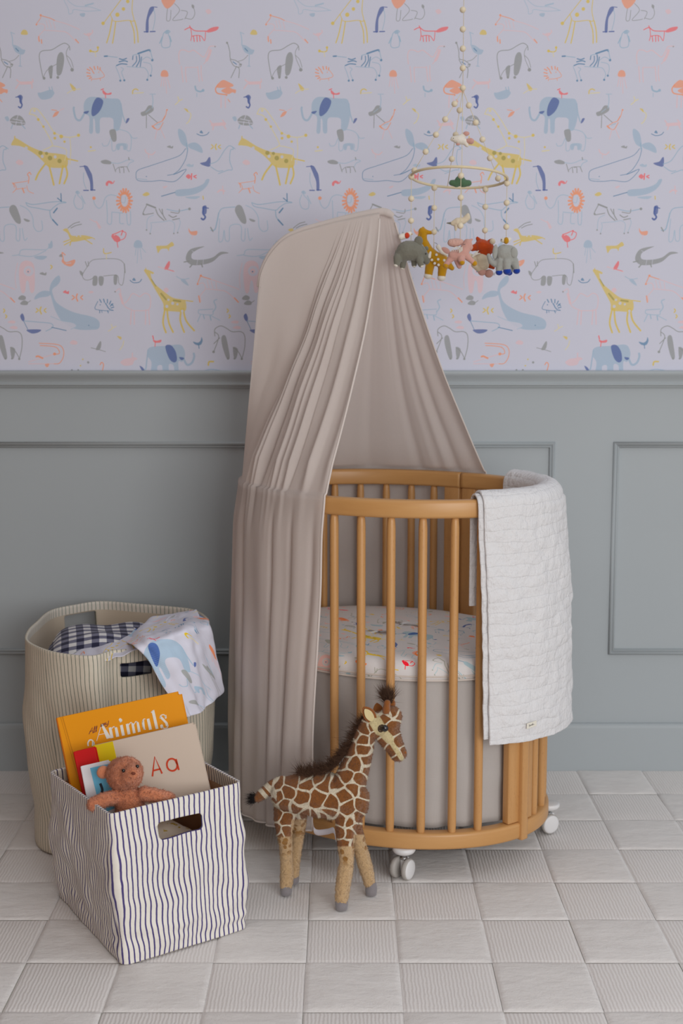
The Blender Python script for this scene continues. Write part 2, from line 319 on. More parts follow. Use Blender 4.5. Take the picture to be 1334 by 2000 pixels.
C2 = """
B 0 912 45 925 28 990 22 1035 10 1062 -5 1075 -25 1092 -25 1080 5 1050 35 1000 55 930 62|D 4 842 62 912 42|A 0 968 66 1040 62 1022 76 985 74
O 10 672 86 689 86|O 10 670 98 684 105|O 10 666 109 679 122|O 10 661 117 670 138|O 10 653 121 657 146|O 10 646 121 643 143|O 10 639 117 631 134|O 10 633 109 620 123|O 10 629 98 611 106|O 10 628 86 609 86|O 10 629 73 613 66|O 10 633 62 621 49|O 10 639 54 630 35|O 10 646 50 642 25|O 10 653 50 657 25|O 10 661 54 669 35|O 10 666 62 678 49|O 10 670 73 686 65|O 6 628 70 636 50 655 44 672 60 676 90 668 120 650 130 632 112 628 80|A 4 606 60 575 55 550 70 535 110 515 125 495 105 488 80|O o9 490 72|A 4 555 85 560 160 560 200 580 205 583 150|A 4 583 145 640 150|A 4 625 150 625 200 645 205|A 4 660 150 665 205 680 205 680 140|W 0 632 62 655 55 658 88 640 98|A 3 635 60 632 90 650 95 655 65
A 4 395 40 405 35 415 45 405 55 430 85 430 125 400 125 385 90 395 55|A 5 425 60 443 100|B o8 402 42
T 4 135 95 170 105 230 98 270 92 320 90 345 95 310 100 280 120 260 135 200 125 150 115 135 95|D 5 320 90 318 48|D 5 320 88 300 72|D 7 298 125 280 148|T 5 260 135 265 170 285 195|D 7 275 185 300 212
G 8 765 104 810 122|G 4 765 108 745 155 775 155 800 150|T 4 870 130 925 140 985 128|G o7 988 128|G 5 812 130 825 160 855 188|G 4 830 128 845 155|G 5 845 130 850 160 865 185|G 5 880 160 900 172 920 165|G 4 890 145 930 150 935 130|G 5 900 185 935 178|G o5 748 155
A 3 800 160 770 180 765 235|A 3 785 200 790 220 782 255|A 3 790 200 850 195 890 190 910 210 905 255|A 3 930 180 940 200 925 250|G o4 764 238|G o4 783 257|G o4 906 256|G o4 926 252
N 9 1062 118 1058 150 1070 170 1060 184 1050 178|N 5 1060 118 1086 125|N 0 1055 118 1075 112 1076 150 1060 155
T 6 1140 150 1130 200 1120 235 1100 240|G 6 1098 225 1110 245|T 4 1140 150 1160 125 1225 118|G 0 1235 110 1260 115 1282 175 1280 205 1255 195 1225 140|A 4 1282 110 1320 130 1345 170 1350 220 1370 245 1395 235 1392 190|A 4 1145 180 1140 290 1160 292 1168 240 1175 290 1195 290 1200 218 1255 215 1258 285 1275 290 1278 230|A 4 1290 230 1300 290 1315 280|G 0 1300 178 1330 188 1322 196 1305 190
Y 0 328 238 350 230 362 250 378 268 430 265 470 272 482 280 440 290 380 300 365 285 352 255|Y 4 480 278 494 285|Y 5 375 295 335 316|Y 5 370 300 365 318|Y 5 440 285 480 310|G 4 355 228 385 205 415 196|G 4 370 228 395 215 425 208|Y 5 365 288 332 300|W o4 400 270|W o4 420 270
R 0 580 270 600 262 625 278 624 298 600 298|R 4 620 292 648 282 657 255 640 245|R 5 640 242 632 265|P 5 595 265 620 248|R 4 610 298 615 328|R 4 585 262 605 255 640 240
O 0 328 388 345 405 388 392 390 410 370 428 340 420 322 402|O 5 330 388 324 356 340 368|G 0 308 375 320 362 325 378|W 3 345 412 370 410
A 4 65 372 100 365 120 340 240 340 255 310|B 0 255 320 270 293 275 325 258 335|B 0 178 378 210 372 246 376 225 392 195 390|A 4 100 370 170 375 240 345
G 3 435 460 455 430 475 400 510 390 600 388 640 405 650 440 640 520 620 515 610 475 540 478|G 3 435 460 430 480 445 498 475 495 490 480|G 0 415 450 430 458 432 478 420 470|G 4 455 430 445 403|G 4 462 425 460 403|G 0 488 480 508 482 505 524 483 524|G 0 515 482 540 484 536 524 518 524|G 0 594 475 612 475 608 520 594 518|G 5 648 415 652 460|Y 5 540 335 542 358 560 360 580 355|L 4 555 362 555 388
B 0 700 328 702 300 720 290 738 302 740 328|A 3 710 330 705 370|A 3 720 330 715 410|A 3 730 330 738 390|A 3 738 330 760 355
Y 0 815 322 835 320 870 318 895 300 907 318 885 330 880 348 870 336 840 338 825 358 818 340
G 0 970 395 975 360 1000 335 1065 323 1030 340 1000 362 1005 390 1060 392 1110 380 1150 352 1192 358 1150 368 1110 402 1060 418 1000 420|G 6 985 400 960 405|G 6 1000 420 990 432|G 6 1050 415 1055 430|W 2 1030 392 1026 420|W 2 1060 392 1058 418|W 2 1000 345 1010 352
P 0 105 420 130 398 165 405 180 440 180 550 160 562 150 510 138 505 130 560 112 560 100 480|W o27 150 452|P o13 148 452|D o4 147 455|P 3 92 410 80 480 85 540
B 0 258 560 265 520 285 490 308 475 315 500 300 525 275 545 275 570 300 620 380 665 480 690 517 715 515 750 480 758 400 755 330 720 290 660 268 590|B 0 262 560 225 555 190 575 180 600 210 590 255 582|D o3 463 735|T 2 470 745 510 745|W 0 270 690 320 710 385 725 395 745 350 755 300 735|A 3 265 688 320 710 385 722 398 740 370 755
N 0 106 685 118 673 128 695 125 715 112 705|N 0 140 758 212 757 200 772 165 777|T 4 125 712 200 718 265 725 275 745 240 765|D 3 125 715 145 755|D 4 270 745 345 762
D 3 510 610 495 645 515 655 570 660|D 5 520 600 528 615|D 5 540 598 545 615|D 5 560 600 560 618|D 5 578 608 570 625|D 5 588 622 575 635|D 5 593 640 578 645|D 5 590 657 575 655|D 5 550 620 560 635|D 5 560 638 572 652|D 5 580 625 590 632|D o3 522 628|D 4 520 658 520 670|D 4 560 658 565 670|D 3 530 658 532 668
P 4 600 560 625 545 632 590 650 635 690 655|P 12 626 572 640 620|P 4 650 620 670 600 690 570 715 578 730 585 755 568 780 580 785 620 770 655 690 658|P 5 685 660 680 730|P 5 700 660 700 730|P 5 760 655 758 730|P 5 775 655 780 730|G o4 600 560
Y 0 750 447 770 445 802 460 795 468 785 465 800 510 850 555 900 590 950 600 968 612 965 660 900 662 855 655 850 620 810 550 770 480|Y 9 860 650 850 720 865 772|Y 9 870 650 880 720 902 770|Y 9 945 650 940 710 960 770|Y 9 955 650 970 710 1012 762|Y 5 960 605 1005 610|Y 4 760 448 760 437|W o8 870 636|W o8 900 620|W o7 950 660|W o6 925 625|W o6 878 602|V 9 840 570 865 600|V 9 905 605 940 610|V 5 790 495 812 530
D 4 678 500 695 512 725 510 738 495|D 0 690 500 698 487 708 502|R 0 856 440 880 400 886 415 875 442|P 5 825 430 860 440 910 455|R 3 860 440 905 452|B 0 943 500 960 493 984 526 968 522|A 4 920 480 950 495 985 490
O 4 1045 478 1100 495|P 4 1100 495 1200 530 1245 548|O 4 1045 478 1028 522|P 4 1028 522 1060 515 1070 545 1045 580 1048 608|P 4 1075 545 1130 550 1180 560 1225 600|O 6 1036 582 1042 614|O 6 1222 592 1242 614|P 3 1080 500 1090 540|P 3 1100 505 1110 540|P 3 1125 510 1130 545|O o6 1047 476|O o5 1030 520
T 3 1035 655 1110 650|A 6 1110 665 1125 640 1115 610 1130 600|A 4 1035 655 1040 675 1105 680 1110 660|A 5 1045 680 1030 715|T 5 1060 680 1065 700|A 4 1100 685 1145 708|T 5 1095 685 1100 708
G 0 106 620 125 605 145 613 142 628 115 628|G 3 140 620 160 606|G 0 1262 592 1280 578 1300 586 1296 602 1268 602|G 0 500 858 520 820 528 825 524 855 510 864|G 3 475 852 510 860 550 872
O 4 205 828 300 835 330 860 330 900 310 932 280 935|P 4 280 935 150 935|O 4 210 840 290 848 310 880 280 885|P 4 280 885 150 925|O 9 190 898 200 896 222 906|O o8 285 884|O 0 235 938 257 935 250 952 240 950|P 0 365 825 380 812 402 820 400 834 375 834
P 0 628 925 650 910 680 905 700 900 717 910 700 920 690 940 655 946 635 938|P 6 690 900 690 880|L 4 565 765 585 750 580 730|L 4 585 750 605 740|L 4 625 862 640 840 645 815|Y 0 610 792 632 795 630 810
B 0 770 860 800 845 860 842 930 835 955 850 965 890 950 925 930 925 932 1000 912 1000 905 945 880 940 880 1000 850 1000 845 945 820 950 822 1000 785 1000 790 930 770 895|B 7 772 865 765 920 760 960 750 965|N 0 728 946 745 955 752 970 740 970|N 0 862 845 890 838 915 870 922 915 905 928 880 905|B 11 955 905 975 940 1000 930 1012 900 1010 882|N 0 935 900 960 905 950 916 940 912|R 0 798 808 815 815 840 810 836 824 805 824|R 4 810 820 808 845|R 6 796 790 800 805
D 0 1006 820 1030 825 1045 815 1050 796 1056 815 1045 837 1020 836|D 4 1035 835 1038 855
G 4 1120 790 1120 755 1150 738 1180 750 1210 768 1255 768 1275 790 1275 850 1260 912|G 0 1155 795 1175 790 1190 850 1197 905 1180 905 1158 840|G 0 1215 850 1240 860 1232 905 1220 905|G 4 1120 770 1140 795 1115 870|G o7 1113 873|G 4 1145 800 1115 830|G o6 1188 908|G o5 1222 908|G o6 1260 910|G 4 1215 850 1240 870 1260 905
R 0 328 562 342 552 350 560 359 554 359 571 345 569|O 6 378 580 388 590 376 600|O 7 403 572 398 590 405 608|O 6 431 580 421 590 431 600|Y 6 190 647 200 657 188 667|Y 7 214 640 209 657 216 675|Y 6 240 647 231 657 240 667|G 0 206 465 222 458 232 464 242 458 240 474 222 472
Y 6 265 422 272 430 265 440|Y 6 1184 650 1190 658 1184 667|P 0 1204 718 1220 710 1242 712 1240 724 1218 724|P 0 50 747 68 738 90 742 88 754 66 753|P o13 866 552|Y 6 30 680 36 688 30 696|P 0 460 562 476 555 488 562 474 568
O 0 983 228 995 245 1027 243 1024 264 1000 264 985 248|P 4 1005 264 1000 284|P 0 500 188 527 222 514 230|P 4 470 182 505 200|Y 0 743 54 765 40 780 52 760 62|P 8 1135 40 1150 30 1170 35|P 5 1160 10 1165 50|Y 8 1086 942 1090 925 1112 924|Y 5 1058 62 1060 78
G o5 375 968|G o5 408 968|Y o4 420 945|Y o4 432 912|G o6 460 928|O 5 533 975 540 940 530 928 522 940|B 5 1065 972 1100 964 1145 970|P 4 850 15 870 10 855 20"""
def make_print(name, dens=1840, ink=INK, paper=(178, 178, 190), gain=1.50):
    W_, H_ = int(PRINT_W * dens), int(PRINT_H * dens)
    g = lambda c: np.clip(np.array(lin(c)) * gain, 0, 0.92)
    img = np.tile(g(paper), (H_, W_, 1)).astype(np.float32)
    yy, xx = np.mgrid[0:H_, 0:W_]
    def blend(mask, r0, c0, col, op=0.92):
        h, w_ = mask.shape
        rows = (np.arange(r0, r0 + h)) ; ok = (rows >= 0) & (rows < H_)
        rows = rows[ok]; cols = np.arange(c0, c0 + w_) % W_
        m = mask[ok][:, :, None] * op
        img[np.ix_(rows, cols)] = img[np.ix_(rows, cols)] * (1 - m) + np.array(col) * m
    def towall(x, y, sc_, oy):
        p = at(x / sc_, y / sc_ + oy, Y=0.0)
        return p.x * dens, (p.z - PRINT_Z0) * dens
    rnd = np.random.RandomState(3)
    for txt, sc_, oy in ((C1, 2.964, 0.0), (C2, 2.668, 360.0)):
        for item in txt.replace('\n', '|').split('|'):
            t = item.split()
            if not t: continue
            key, wd, nums = t[0], t[1], [float(v) for v in t[2:]]
            col = g(ink[key]); pts = [towall(nums[i], nums[i + 1], sc_, oy) for i in range(0, len(nums), 2)]
            k = dens / 737.0 / sc_
            if wd[0] == 'o': r_ = float(wd[1:]) * k; poly = [pts[0]]; fill = False
            elif wd == '0': r_ = 0; fill = True; poly = [tuple(v)[:2] for v in catmull([Vector((*p, 0)) for p in pts], 6, True)]
            else:
                r_ = float(wd) * k * 0.5 + 0.15; fill = False
                poly = [tuple(v)[:2] for v in catmull([Vector((*p, 0)) for p in pts], 7)]
            A = np.array(poly, dtype=np.float64)
            pad = int(r_ + 4)
            c0, r0 = int(A[:, 0].min()) - pad, int(A[:, 1].min()) - pad
            c1, r1 = int(A[:, 0].max()) + pad, int(A[:, 1].max()) + pad
            Y_, X_ = np.mgrid[r0:r1, c0:c1].astype(np.float32) + 0.5
            if fill:
                ins = np.zeros(X_.shape, bool); d = np.full(X_.shape, 1e9, np.float32)
                B = np.roll(A, -1, 0)
                for (ax, ay), (bx, by) in zip(A, B):
                    cnd = ((ay > Y_) != (by > Y_)) & (X_ < (bx - ax) * (Y_ - ay) / ((by - ay) or 1e-9) + ax); ins ^= cnd
                    vx, vy = bx - ax, by - ay; q = vx * vx + vy * vy or 1e-9
                    tt = np.clip(((X_ - ax) * vx + (Y_ - ay) * vy) / q, 0, 1)
                    d = np.minimum(d, np.hypot(X_ - ax - tt * vx, Y_ - ay - tt * vy))
                sd = np.where(ins, -d, d); m = np.clip(0.5 - sd / 1.2, 0, 1)
                m = m * (0.9 + 0.1 * np.sin(X_ * 0.9 + Y_ * 0.5))
            else:
                d = np.full(X_.shape, 1e9, np.float32); n_ = len(A)
                for i in range(max(1, n_ - 1)):
                    ax, ay = A[i]; bx, by = A[min(i + 1, n_ - 1)]
                    vx, vy = bx - ax, by - ay; q = vx * vx + vy * vy or 1e-9
                    tt = np.clip(((X_ - ax) * vx + (Y_ - ay) * vy) / q, 0, 1)
                    d = np.minimum(d, np.hypot(X_ - ax - tt * vx, Y_ - ay - tt * vy))
                m = np.clip(0.5 - (d - r_) / 1.2, 0, 1)
            blend(m, r0, c0, col)
    im = bpy.data.images.new(name, W_, H_, float_buffer=True)
    im.colorspace_settings.name = 'Linear Rec.709'
    px = np.ones((H_, W_, 4), np.float32); px[:, :, :3] = img
    im.pixels.foreach_set(px.ravel()); im.update(); im.pack()
    return im
PRINT = make_print('animal_print')
def print_mat(name, coord_scale, off=(0, 0), sat=1.0, val=1.0, rough=0.85, crinkle=0.0, rot=0.0, tint=(1, 1, 1), weave=1500):
    t = NT(name); uv = t.coord('UV')
    mp = t.n('ShaderNodeMapping'); t.l(uv, mp.inputs['Vector'])
    mp.inputs['Scale'].default_value = (coord_scale / PRINT_W, coord_scale / PRINT_H, 1)
    mp.inputs['Location'].default_value = (off[0], off[1], 0); mp.inputs['Rotation'].default_value = (0, 0, rot)
    im = t.n('ShaderNodeTexImage'); im.image = PRINT; im.extension = 'REPEAT'; t.l(mp.outputs[0], im.inputs[0])
    hs = t.n('ShaderNodeHueSaturation'); hs.inputs['Saturation'].default_value = sat; hs.inputs['Value'].default_value = val
    t.l(im.outputs[0], hs.inputs['Color'])
    tn = t.n('ShaderNodeMix', data_type='RGBA', blend_type='MULTIPLY'); tn.inputs[0].default_value = 1
    t.l(hs.outputs[0], tn.inputs[6]); tn.inputs[7].default_value = (*tint, 1)
    f = t.noise(uv, weave, 3)
    nb = t.bump(f, 0.15, 0.0005)
    if crinkle: nb = t.bump(t.noise(t.mapping(uv, (60, 25, 1)), 1, 4), crinkle, 0.003, nb)
    return t.done(tn.outputs[2], rough, nb, 0.1, 0.15)
# ------------------------------------------------------------------ room shell
Z_RAIL = 1.118
M_paint = None
def paint(name, c):
    t = NT(name); cl = lin(c); co = t.coord()
    f = t.noise(co, 3.0, 4); g = t.noise(co, 260, 2)
    col = t.mix(f, tuple(x * 0.97 for x in cl), tuple(x * 1.03 for x in cl))
    return t.done(col, 0.55, t.bump(g, 0.06, 0.0006), 0, 0.35)
M_paint = paint('sage_grey_paint', (172, 178, 181))
M_paper = print_mat('wallpaper_print', 1.0, off=(0, 0), rough=0.9)
# wallpapered upper wall (UV in metres so that the print repeats)
wall = obj('wall_back', rbox((9.0, 0.10, 1.138), Matrix.Translation((0, 0.05, 0.569 - 0.02)), 0.001), M_paint, None, False)
tag(wall, kind='structure')
x0, x1, z0, z1 = -4.5, 4.5, 1.10, 2.75
me = bpy.data.meshes.new('m')
me.from_pydata([(x0, 0, z0), (x1, 0, z0), (x1, 0, z1), (x0, 0, z1), (x0, 0.1, z0), (x1, 0.1, z0), (x1, 0.1, z1), (x0, 0.1, z1)], [],
               [(0, 1, 2, 3), (5, 4, 7, 6), (4, 5, 1, 0), (3, 2, 6, 7)])
uvl = me.uv_layers.new(name='UVMap')
for p in me.polygons:
    for li in p.loop_indices:
        v = me.vertices[me.loops[li].vertex_index].co
        uvl.data[li].uv = (v.x, v.z - PRINT_Z0)
wp = obj('wallpaper', me, M_paper, wall, False)
tag(wp, 'white wallpaper printed with small hand-drawn animals')
tag(obj('floor', rbox((9.0, 6.0, 0.08), Matrix.Translation((0, -2.9, -0.05)), 0.001), plain('floor_boards_pale', (150, 132, 112), 0.5, 20), None, False), kind='structure')
tag(obj('added_wall_left', rbox((0.1, 6.0, 2.77), Matrix.Translation((-1.45, -2.9, 1.375)), 0.001), paint('unseen_wall_warm_tint', (136, 104, 78)), None, False), kind='structure')  # out-of-frame wall, added and toned brown to darken and warm the left
# moulding: profile swept straight
def moulding(name, a, b, prof, outdir=Vector((0, -1, 0)), up=Vector((0, 0, 1)), miter=True):
    """prof: list of (out, up) points; a->b straight run"""
    bm = bmesh.new(); rows = []
    d = (b - a).normalized()
    for P, s in ((a, 1), (b, -1)):
        rows.append([bm.verts.new(P + outdir * o + up * u + (d * (u * s) if miter else Vector((0, 0, 0)))) for o, u in prof])
    for k in range(len(prof) - 1): bm.faces.new((rows[0][k], rows[0][k + 1], rows[1][k + 1], rows[1][k]))
    bm.faces.new(rows[0]); bm.faces.new(rows[1][::-1])
    bmesh.ops.recalc_face_normals(bm, faces=bm.faces)
    return from_bm(bm)
# chair rail: broad rounded cap band above two thin beads
railp = [(0, 0.0), (0.026, 0.0), (0.030, -0.003), (0.030, -0.008), (0.026, -0.014), (0.018, -0.022), (0.014, -0.030), (0.013, -0.033), (0.018, -0.035), (0.019, -0.038), (0.016, -0.041), (0.009, -0.0415), (0.009, -0.043), (0.008, -0.047), (0.0, -0.048)]
tag(obj('trim_1', moulding('t', Vector((-4.5, 0, Z_RAIL)), Vector((4.5, 0, Z_RAIL)), railp, miter=False), M_paint, None), kind='structure')
# raised panel mouldings
pp = [(0, 0.0), (0.006, 0.0005), (0.011, 0.004), (0.008, 0.0085), (0.0065, 0.010), (0.0095, 0.012), (0.009, 0.0145), (0.004, 0.016), (0, 0.0165)]
def panel(name, xl, xr, zb, zt):
    """four mitred runs; 'up' points into the panel"""
    bm_all = bmesh.new()
    X, Z = Vector((1, 0, 0)), Vector((0, 0, 1))
    runs = [(Vector((xl, 0, zb)), Vector((xr, 0, zb)), Z), (Vector((xr, 0, zb)), Vector((xr, 0, zt)), -X),
            (Vector((xr, 0, zt)), Vector((xl, 0, zt)), -Z), (Vector((xl, 0, zt)), Vector((xl, 0, zb)), X)]
    for a, b, up in runs:
        me = moulding('r', a, b, pp, up=up); bm_all.from_mesh(me)
    tag(obj(name, from_bm(bm_all), M_paint, None), kind='structure')
zt1 = at(300, 863, Y=0).z; zt2 = at(1200, 863, Y=0).z
zb2 = at(1195, 1278, Y=0).z; xr1 = at(1084, 868, Y=0).x; xl2 = at(1198, 868, Y=0).x
panel('trim_2', xr1 - 1.62, xr1, zb2, zt1)
panel('trim_3', xl2, xl2 + 1.3, zb2, zt2)
panel('trim_4', xr1 - 3.08, xr1 - 1.78, zb2, zt1)
# baseboard with stepped top
zb = at(1250, 1408, Y=0).z
bp = [(0, zb), (0.008, zb), (0.013, zb - 0.004), (0.0145, zb - 0.012), (0.0145, 0.0), (0, 0)]
tag(obj('baseboard_back', moulding('b', Vector((-4.5, 0, -0.005)), Vector((4.5, 0, -0.005)), bp, miter=False), M_paint, None, False), kind='structure')

# ------------------------------------------------------------------ rug of plush and ribbed squares
def m_plush():
    t = NT('plush_wool'); co = t.coord('Object'); geo = t.n('ShaderNodeNewGeometry').outputs['Position']
    f = t.noise(geo, 420, 4, 0.7); g = t.noise(t.mapping(geo, (14, 26, 10)), 1, 5, 0.6)
    col = t.mix(t.math('ADD', t.math('MULTIPLY', f, 0.35), t.math('MULTIPLY', g, 0.65)), lin((220, 213, 209)), lin((240, 236, 233)))
    return t.done(col, 0.95, t.bump(g, 0.6, 0.009, t.bump(f, 0.5, 0.0025)), 0.3, 0.1)
def m_rib():
    t = NT('ribbed_wool'); geo = t.n('ShaderNodeNewGeometry').outputs['Position']
    sx = t.n('ShaderNodeSeparateXYZ'); t.l(geo, sx.inputs[0])
    nz = t.noise(t.mapping(geo, (50, 38, 10)), 1, 3)
    x = t.math('ADD', sx.outputs[0], t.math('MULTIPLY', nz, 0.0065))
    wv = t.math('SINE', t.math('MULTIPLY', x, 2 * PI / 0.0072))
    f = t.noise(geo, 500, 3, 0.7); tuft = t.math('SINE', t.math('MULTIPLY', t.math('ADD', sx.outputs[1], t.math('MULTIPLY', nz, 0.01)), 2 * PI / 0.009))
    h = t.math('ADD', t.math('MULTIPLY', wv, 0.6), t.math('ADD', t.math('MULTIPLY', tuft, 0.12), f))
    col = t.mix(t.math('MULTIPLY_ADD', h, 0.35, 0.35), lin((216, 209, 205)), lin((236, 231, 228)))
    return t.done(col, 0.95, t.bump(h, 0.40, 0.0016), 0.3, 0.1)
MP, MR = m_plush(), m_rib()
TX, TY, X0, Y0 = 0.183, 0.198, -0.07, -1.397
rug = thing('rug', 'cream checked rug of plush and ribbed wool squares covering the floor', 'rug', (0, -1.2, 0))
NX0, NX1, NY0, NY1 = -6, 8, -3, 7
rx0, rx1, ry0, ry1 = X0 + NX0 * TX, X0 + NX1 * TX, Y0 + NY0 * TY, Y0 + NY1 * TY
base = rbox((rx1 - rx0 + 0.004, ry1 - ry0, 0.012), Matrix.Translation(((rx0 + rx1) / 2, (ry0 + ry1) / 2, -0.0125)), 0.003)
obj('backing', base, plain('rug_backing_wool', (226, 220, 206), 0.95, 300, 0.4), rug)
def tile_mesh(h, seed, edge):
    rnd = random.Random(seed); us = [0, 0.02, 0.06, 0.35, 0.65, 0.94, 0.98, 1]; P = []
    for i, u in enumerate(us):
        row = []
        for j, v in enumerate(us):
            e = min(u, 1 - u, v, 1 - v); z = h * (0.45 if e == 0 else (0.8 if e < 0.03 else 1.0)) + rnd.uniform(-1, 1) * 0.0006 * (e > 0)
            wob = 0.0016 if 0 < e < 0.03 else 0.0
            row.append(Vector(((u - 0.5) * (TX - edge) + rnd.uniform(-1, 1) * wob, (v - 0.5) * (TY - edge) + rnd.uniform(-1, 1) * wob, z)))
        P.append(row)
    return grid_mesh(P)
plush = [tile_mesh(0.0065, s, 0.0) for s in range(4)]; ribs = [tile_mesh(0.0046, 10 + s, 0.0) for s in range(4)]
for me in plush: me.materials.append(MP); me.polygons.foreach_set('use_smooth', [True] * len(me.polygons))
for me in ribs: me.materials.append(MR); me.polygons.foreach_set('use_smooth', [True] * len(me.polygons))
rr = random.Random(5)
for i in range(NX0, NX1):
    for j in range(NY0, NY1):
        rib = (i + j) % 2 == 1
        o = bpy.data.objects.new('square', (ribs if rib else plush)[rr.randrange(4)]); COL.objects.link(o)
        o.parent = rug; o.matrix_parent_inverse = rug.matrix_basis.inverted()
        o.location = (X0 + (i + 0.5) * TX + rr.uniform(-.001, .001), Y0 + (j + 0.5) * TY, -0.0072)
        o.rotation_euler = (0, 0, rr.choice((0, PI)) + rr.uniform(-.006, .006))
# ------------------------------------------------------------------ oval cot
CX, CY = 0.128, -0.459
def ell(th, off=0.0):
    """point on the cot's oval outer edge, moved outwards by off"""
    x, y = 0.373 * math.cos(th), -0.0697 * math.cos(th) + 0.342 * math.sin(th)
    tx, ty = -0.373 * math.sin(th), 0.0697 * math.sin(th) + 0.342 * math.cos(th)
    L = math.hypot(tx, ty)
    return Vector((CX + x + ty / L * off, CY + y - tx / L * off, 0))
def ell_n(th):
    tx, ty = -0.373 * math.sin(th), 0.0697 * math.sin(th) + 0.342 * math.cos(th)
    return Vector((ty, -tx, 0)).normalized()
def project(p):
    q = p - CAMP; dep = q.y * CP - q.z * SP; up = q.y * SP + q.z * CP
    return 667 + FPX * q.x / dep, 1000 - FPX * up / dep
def theta_for(px, front, z, off=-0.014):
    best = None
    for k in range(720):
        th = -PI + k * PI / 360
        n = ell_n(th)
        if (n.y < 0) != front: continue
        p = ell(th, off); p.z = z; d = abs(project(p)[0] - px)
        if best is None or d < best[0]: best = (d, th)
    return best[1]
def m_beech():
    t = NT('oiled_beech'); co = t.coord('Object')
    g = t.noise(t.mapping(co, (60, 60, 4)), 1, 4, 0.6); fl = t.noise(t.mapping(co, (700, 700, 90)), 1, 2)
    big = t.noise(co, 3, 2)
    col = t.mix(g, lin((186, 134, 78)), lin((214, 166, 110)))
    col = t.mix(t.math('MULTIPLY', t.math('GREATER_THAN', fl, 0.66), 0.35), col, lin((150, 96, 52)))
    col = t.mix(t.math('MULTIPLY', big, 0.25), col, lin((190, 130, 76)))
    return t.done(col, 0.36, t.bump(g, 0.05, 0.0006), 0, 0.45)
M_wood = m_beech()
def m_beech_h():
    t = NT('oiled_beech_bent_rail'); co = t.coord('UV')
    g = t.noise(t.mapping(co, (5, 120, 1)), 1, 4, 0.6); big = t.noise(t.mapping(co, (3, 8, 1)), 1, 2)
    col = t.mix(g, lin((188, 136, 78)), lin((216, 168, 110)))
    col = t.mix(t.math('MULTIPLY', big, 0.3), col, lin((188, 128, 74)))
    return t.done(col, 0.36, t.bump(g, 0.05, 0.0006), 0, 0.45)
M_woodh = m_beech_h()
cot = thing('cot', 'oval beech wood baby cot with round bars on white castors', 'cot', (CX, CY, 0))
Z_TOP = 0.862
def rail(name, th0, th1, zc, hh, off0, off1, n=60):
    """bent rail piece with rounded edges between two angles"""
    prof = []; r = 0.007
    cxs = [(off1 - r, zc + hh / 2 - r, 0), (off0 + r, zc + hh / 2 - r, 90), (off0 + r, zc - hh / 2 + r, 180), (off1 - r, zc - hh / 2 + r, 270)]
    for a, b, s in cxs:
        for k in range(4): ang = R(s + k * 30); prof.append((a + r * math.cos(ang), b + r * math.sin(ang)))
    P, U = [], []; L = 0; prev = None
    for i in range(n + 1):
        th = th0 + (th1 - th0) * i / n; c = ell(th)
        if prev is not None: L += (c - prev).length
        prev = c
        row, ur = [], []
        for k, (o, z) in enumerate(prof + prof[:1]):
            q = ell(th, o); q.z = z; row.append(q); ur.append((L, k * 0.008))
        P.append(row); U.append(ur)
    me = grid_mesh(P, uvs=U)
    bm = bmesh.new(); bm.from_mesh(me)
    bmesh.ops.remove_doubles(bm, verts=bm.verts, dist=1e-6)
    bmesh.ops.holes_fill(bm, edges=[e for e in bm.edges if e.is_boundary], sides=40)
    bmesh.ops.recalc_face_normals(bm, faces=bm.faces)
    return obj(name, from_bm(bm), M_woodh, cot)
THR = theta_for(905, False, 0.86); THF = theta_for(1013, True, 0.3)
THL, THM = PI - 0.75, -PI + 0.50
g = 0.003
segs = [(THF + g, THR - g), (THR + g, THL - g), (THL + g, 2 * PI + THM - g), (THM + g, THF - g)]
for a, b in segs: rail('top_rail', a, b, Z_TOP - 0.020, 0.040, -0.030, 0.0)
for a, b in segs: rail('bottom_rail', a, b, 0.092, 0.038, -0.034, 0.0)
def bar(th, off=-0.015, r=0.0098):
    p = ell(th, off)
    m = Matrix.Translation(p)
    bm = bmesh.new()
    lathe_into(bm, [(r * 0.72, 0.105), (r * 0.9, 0.112), (r, 0.13), (r, 0.80), (r * 0.9, 0.815), (r * 0.75, 0.826)], m, 16)
    return obj('bar', from_bm(bm), M_wood, cot)
front_th = [theta_for(p, True, 0.5) for p in (653, 704, 763.5, 824, 885, 938)]
back_th = [theta_for(p, False, 0.8) for p in (653.6, 704, 754, 803, 849, 966)]
right_th = [theta_for(1049, True, 0.25), 0.12, 0.36, 0.60]
right_th[0] = THF + 0.20
left_th = []
t0, t1 = front_th[0] - 0.20, -PI + 0.0
a = front_th[0]
while a > -PI - 0.9:
    a -= 0.185
    if abs(a - THM) > 0.12: left_th.append(a)
bars = front_th + back_th + [THF + 0.22, THF + 0.42, THF + 0.62, THF + 0.82] + left_th
bars += [THR + 0.0 + x for x in ()]
for th in bars: bar(th)
def board(th, wdt, z0, z1, off, thick=0.020):
    n = ell_n(th); p = ell(th, off); t = Vector((-n.y, n.x, 0))
    m = Matrix((t, n, Vector((0, 0, 1)))).transposed().to_4x4(); m.translation = p + Vector((0, 0, (z0 + z1) / 2))
    return obj('post', rbox((wdt, thick, z1 - z0), m, 0.003), M_wood, cot)
for th in (THF, THR, THL, THM):
    board(th - 0.062, 0.040, 0.112, 0.823, -0.016)
    board(th + 0.070, 0.044, 0.112, 0.823, -0.016)
    n = ell_n(th); board(th + 0.012, 0.022, 0.070, Z_TOP - 0.041, -0.006, 0.022)
# slatted base inside
bm = bmesh.new()
for k in range(9):
    y = CY - 0.16 + k * 0.042
    hw = 0.20 * math.sqrt(max(0.05, 1 - ((y - CY) / 0.31) ** 2))
    box_bm(bm, (hw * 2, 0.035, 0.012), Matrix.Translation((CX, y, 0.40)))
obj('slatted_base', from_bm(bm), M_wood, cot, False)
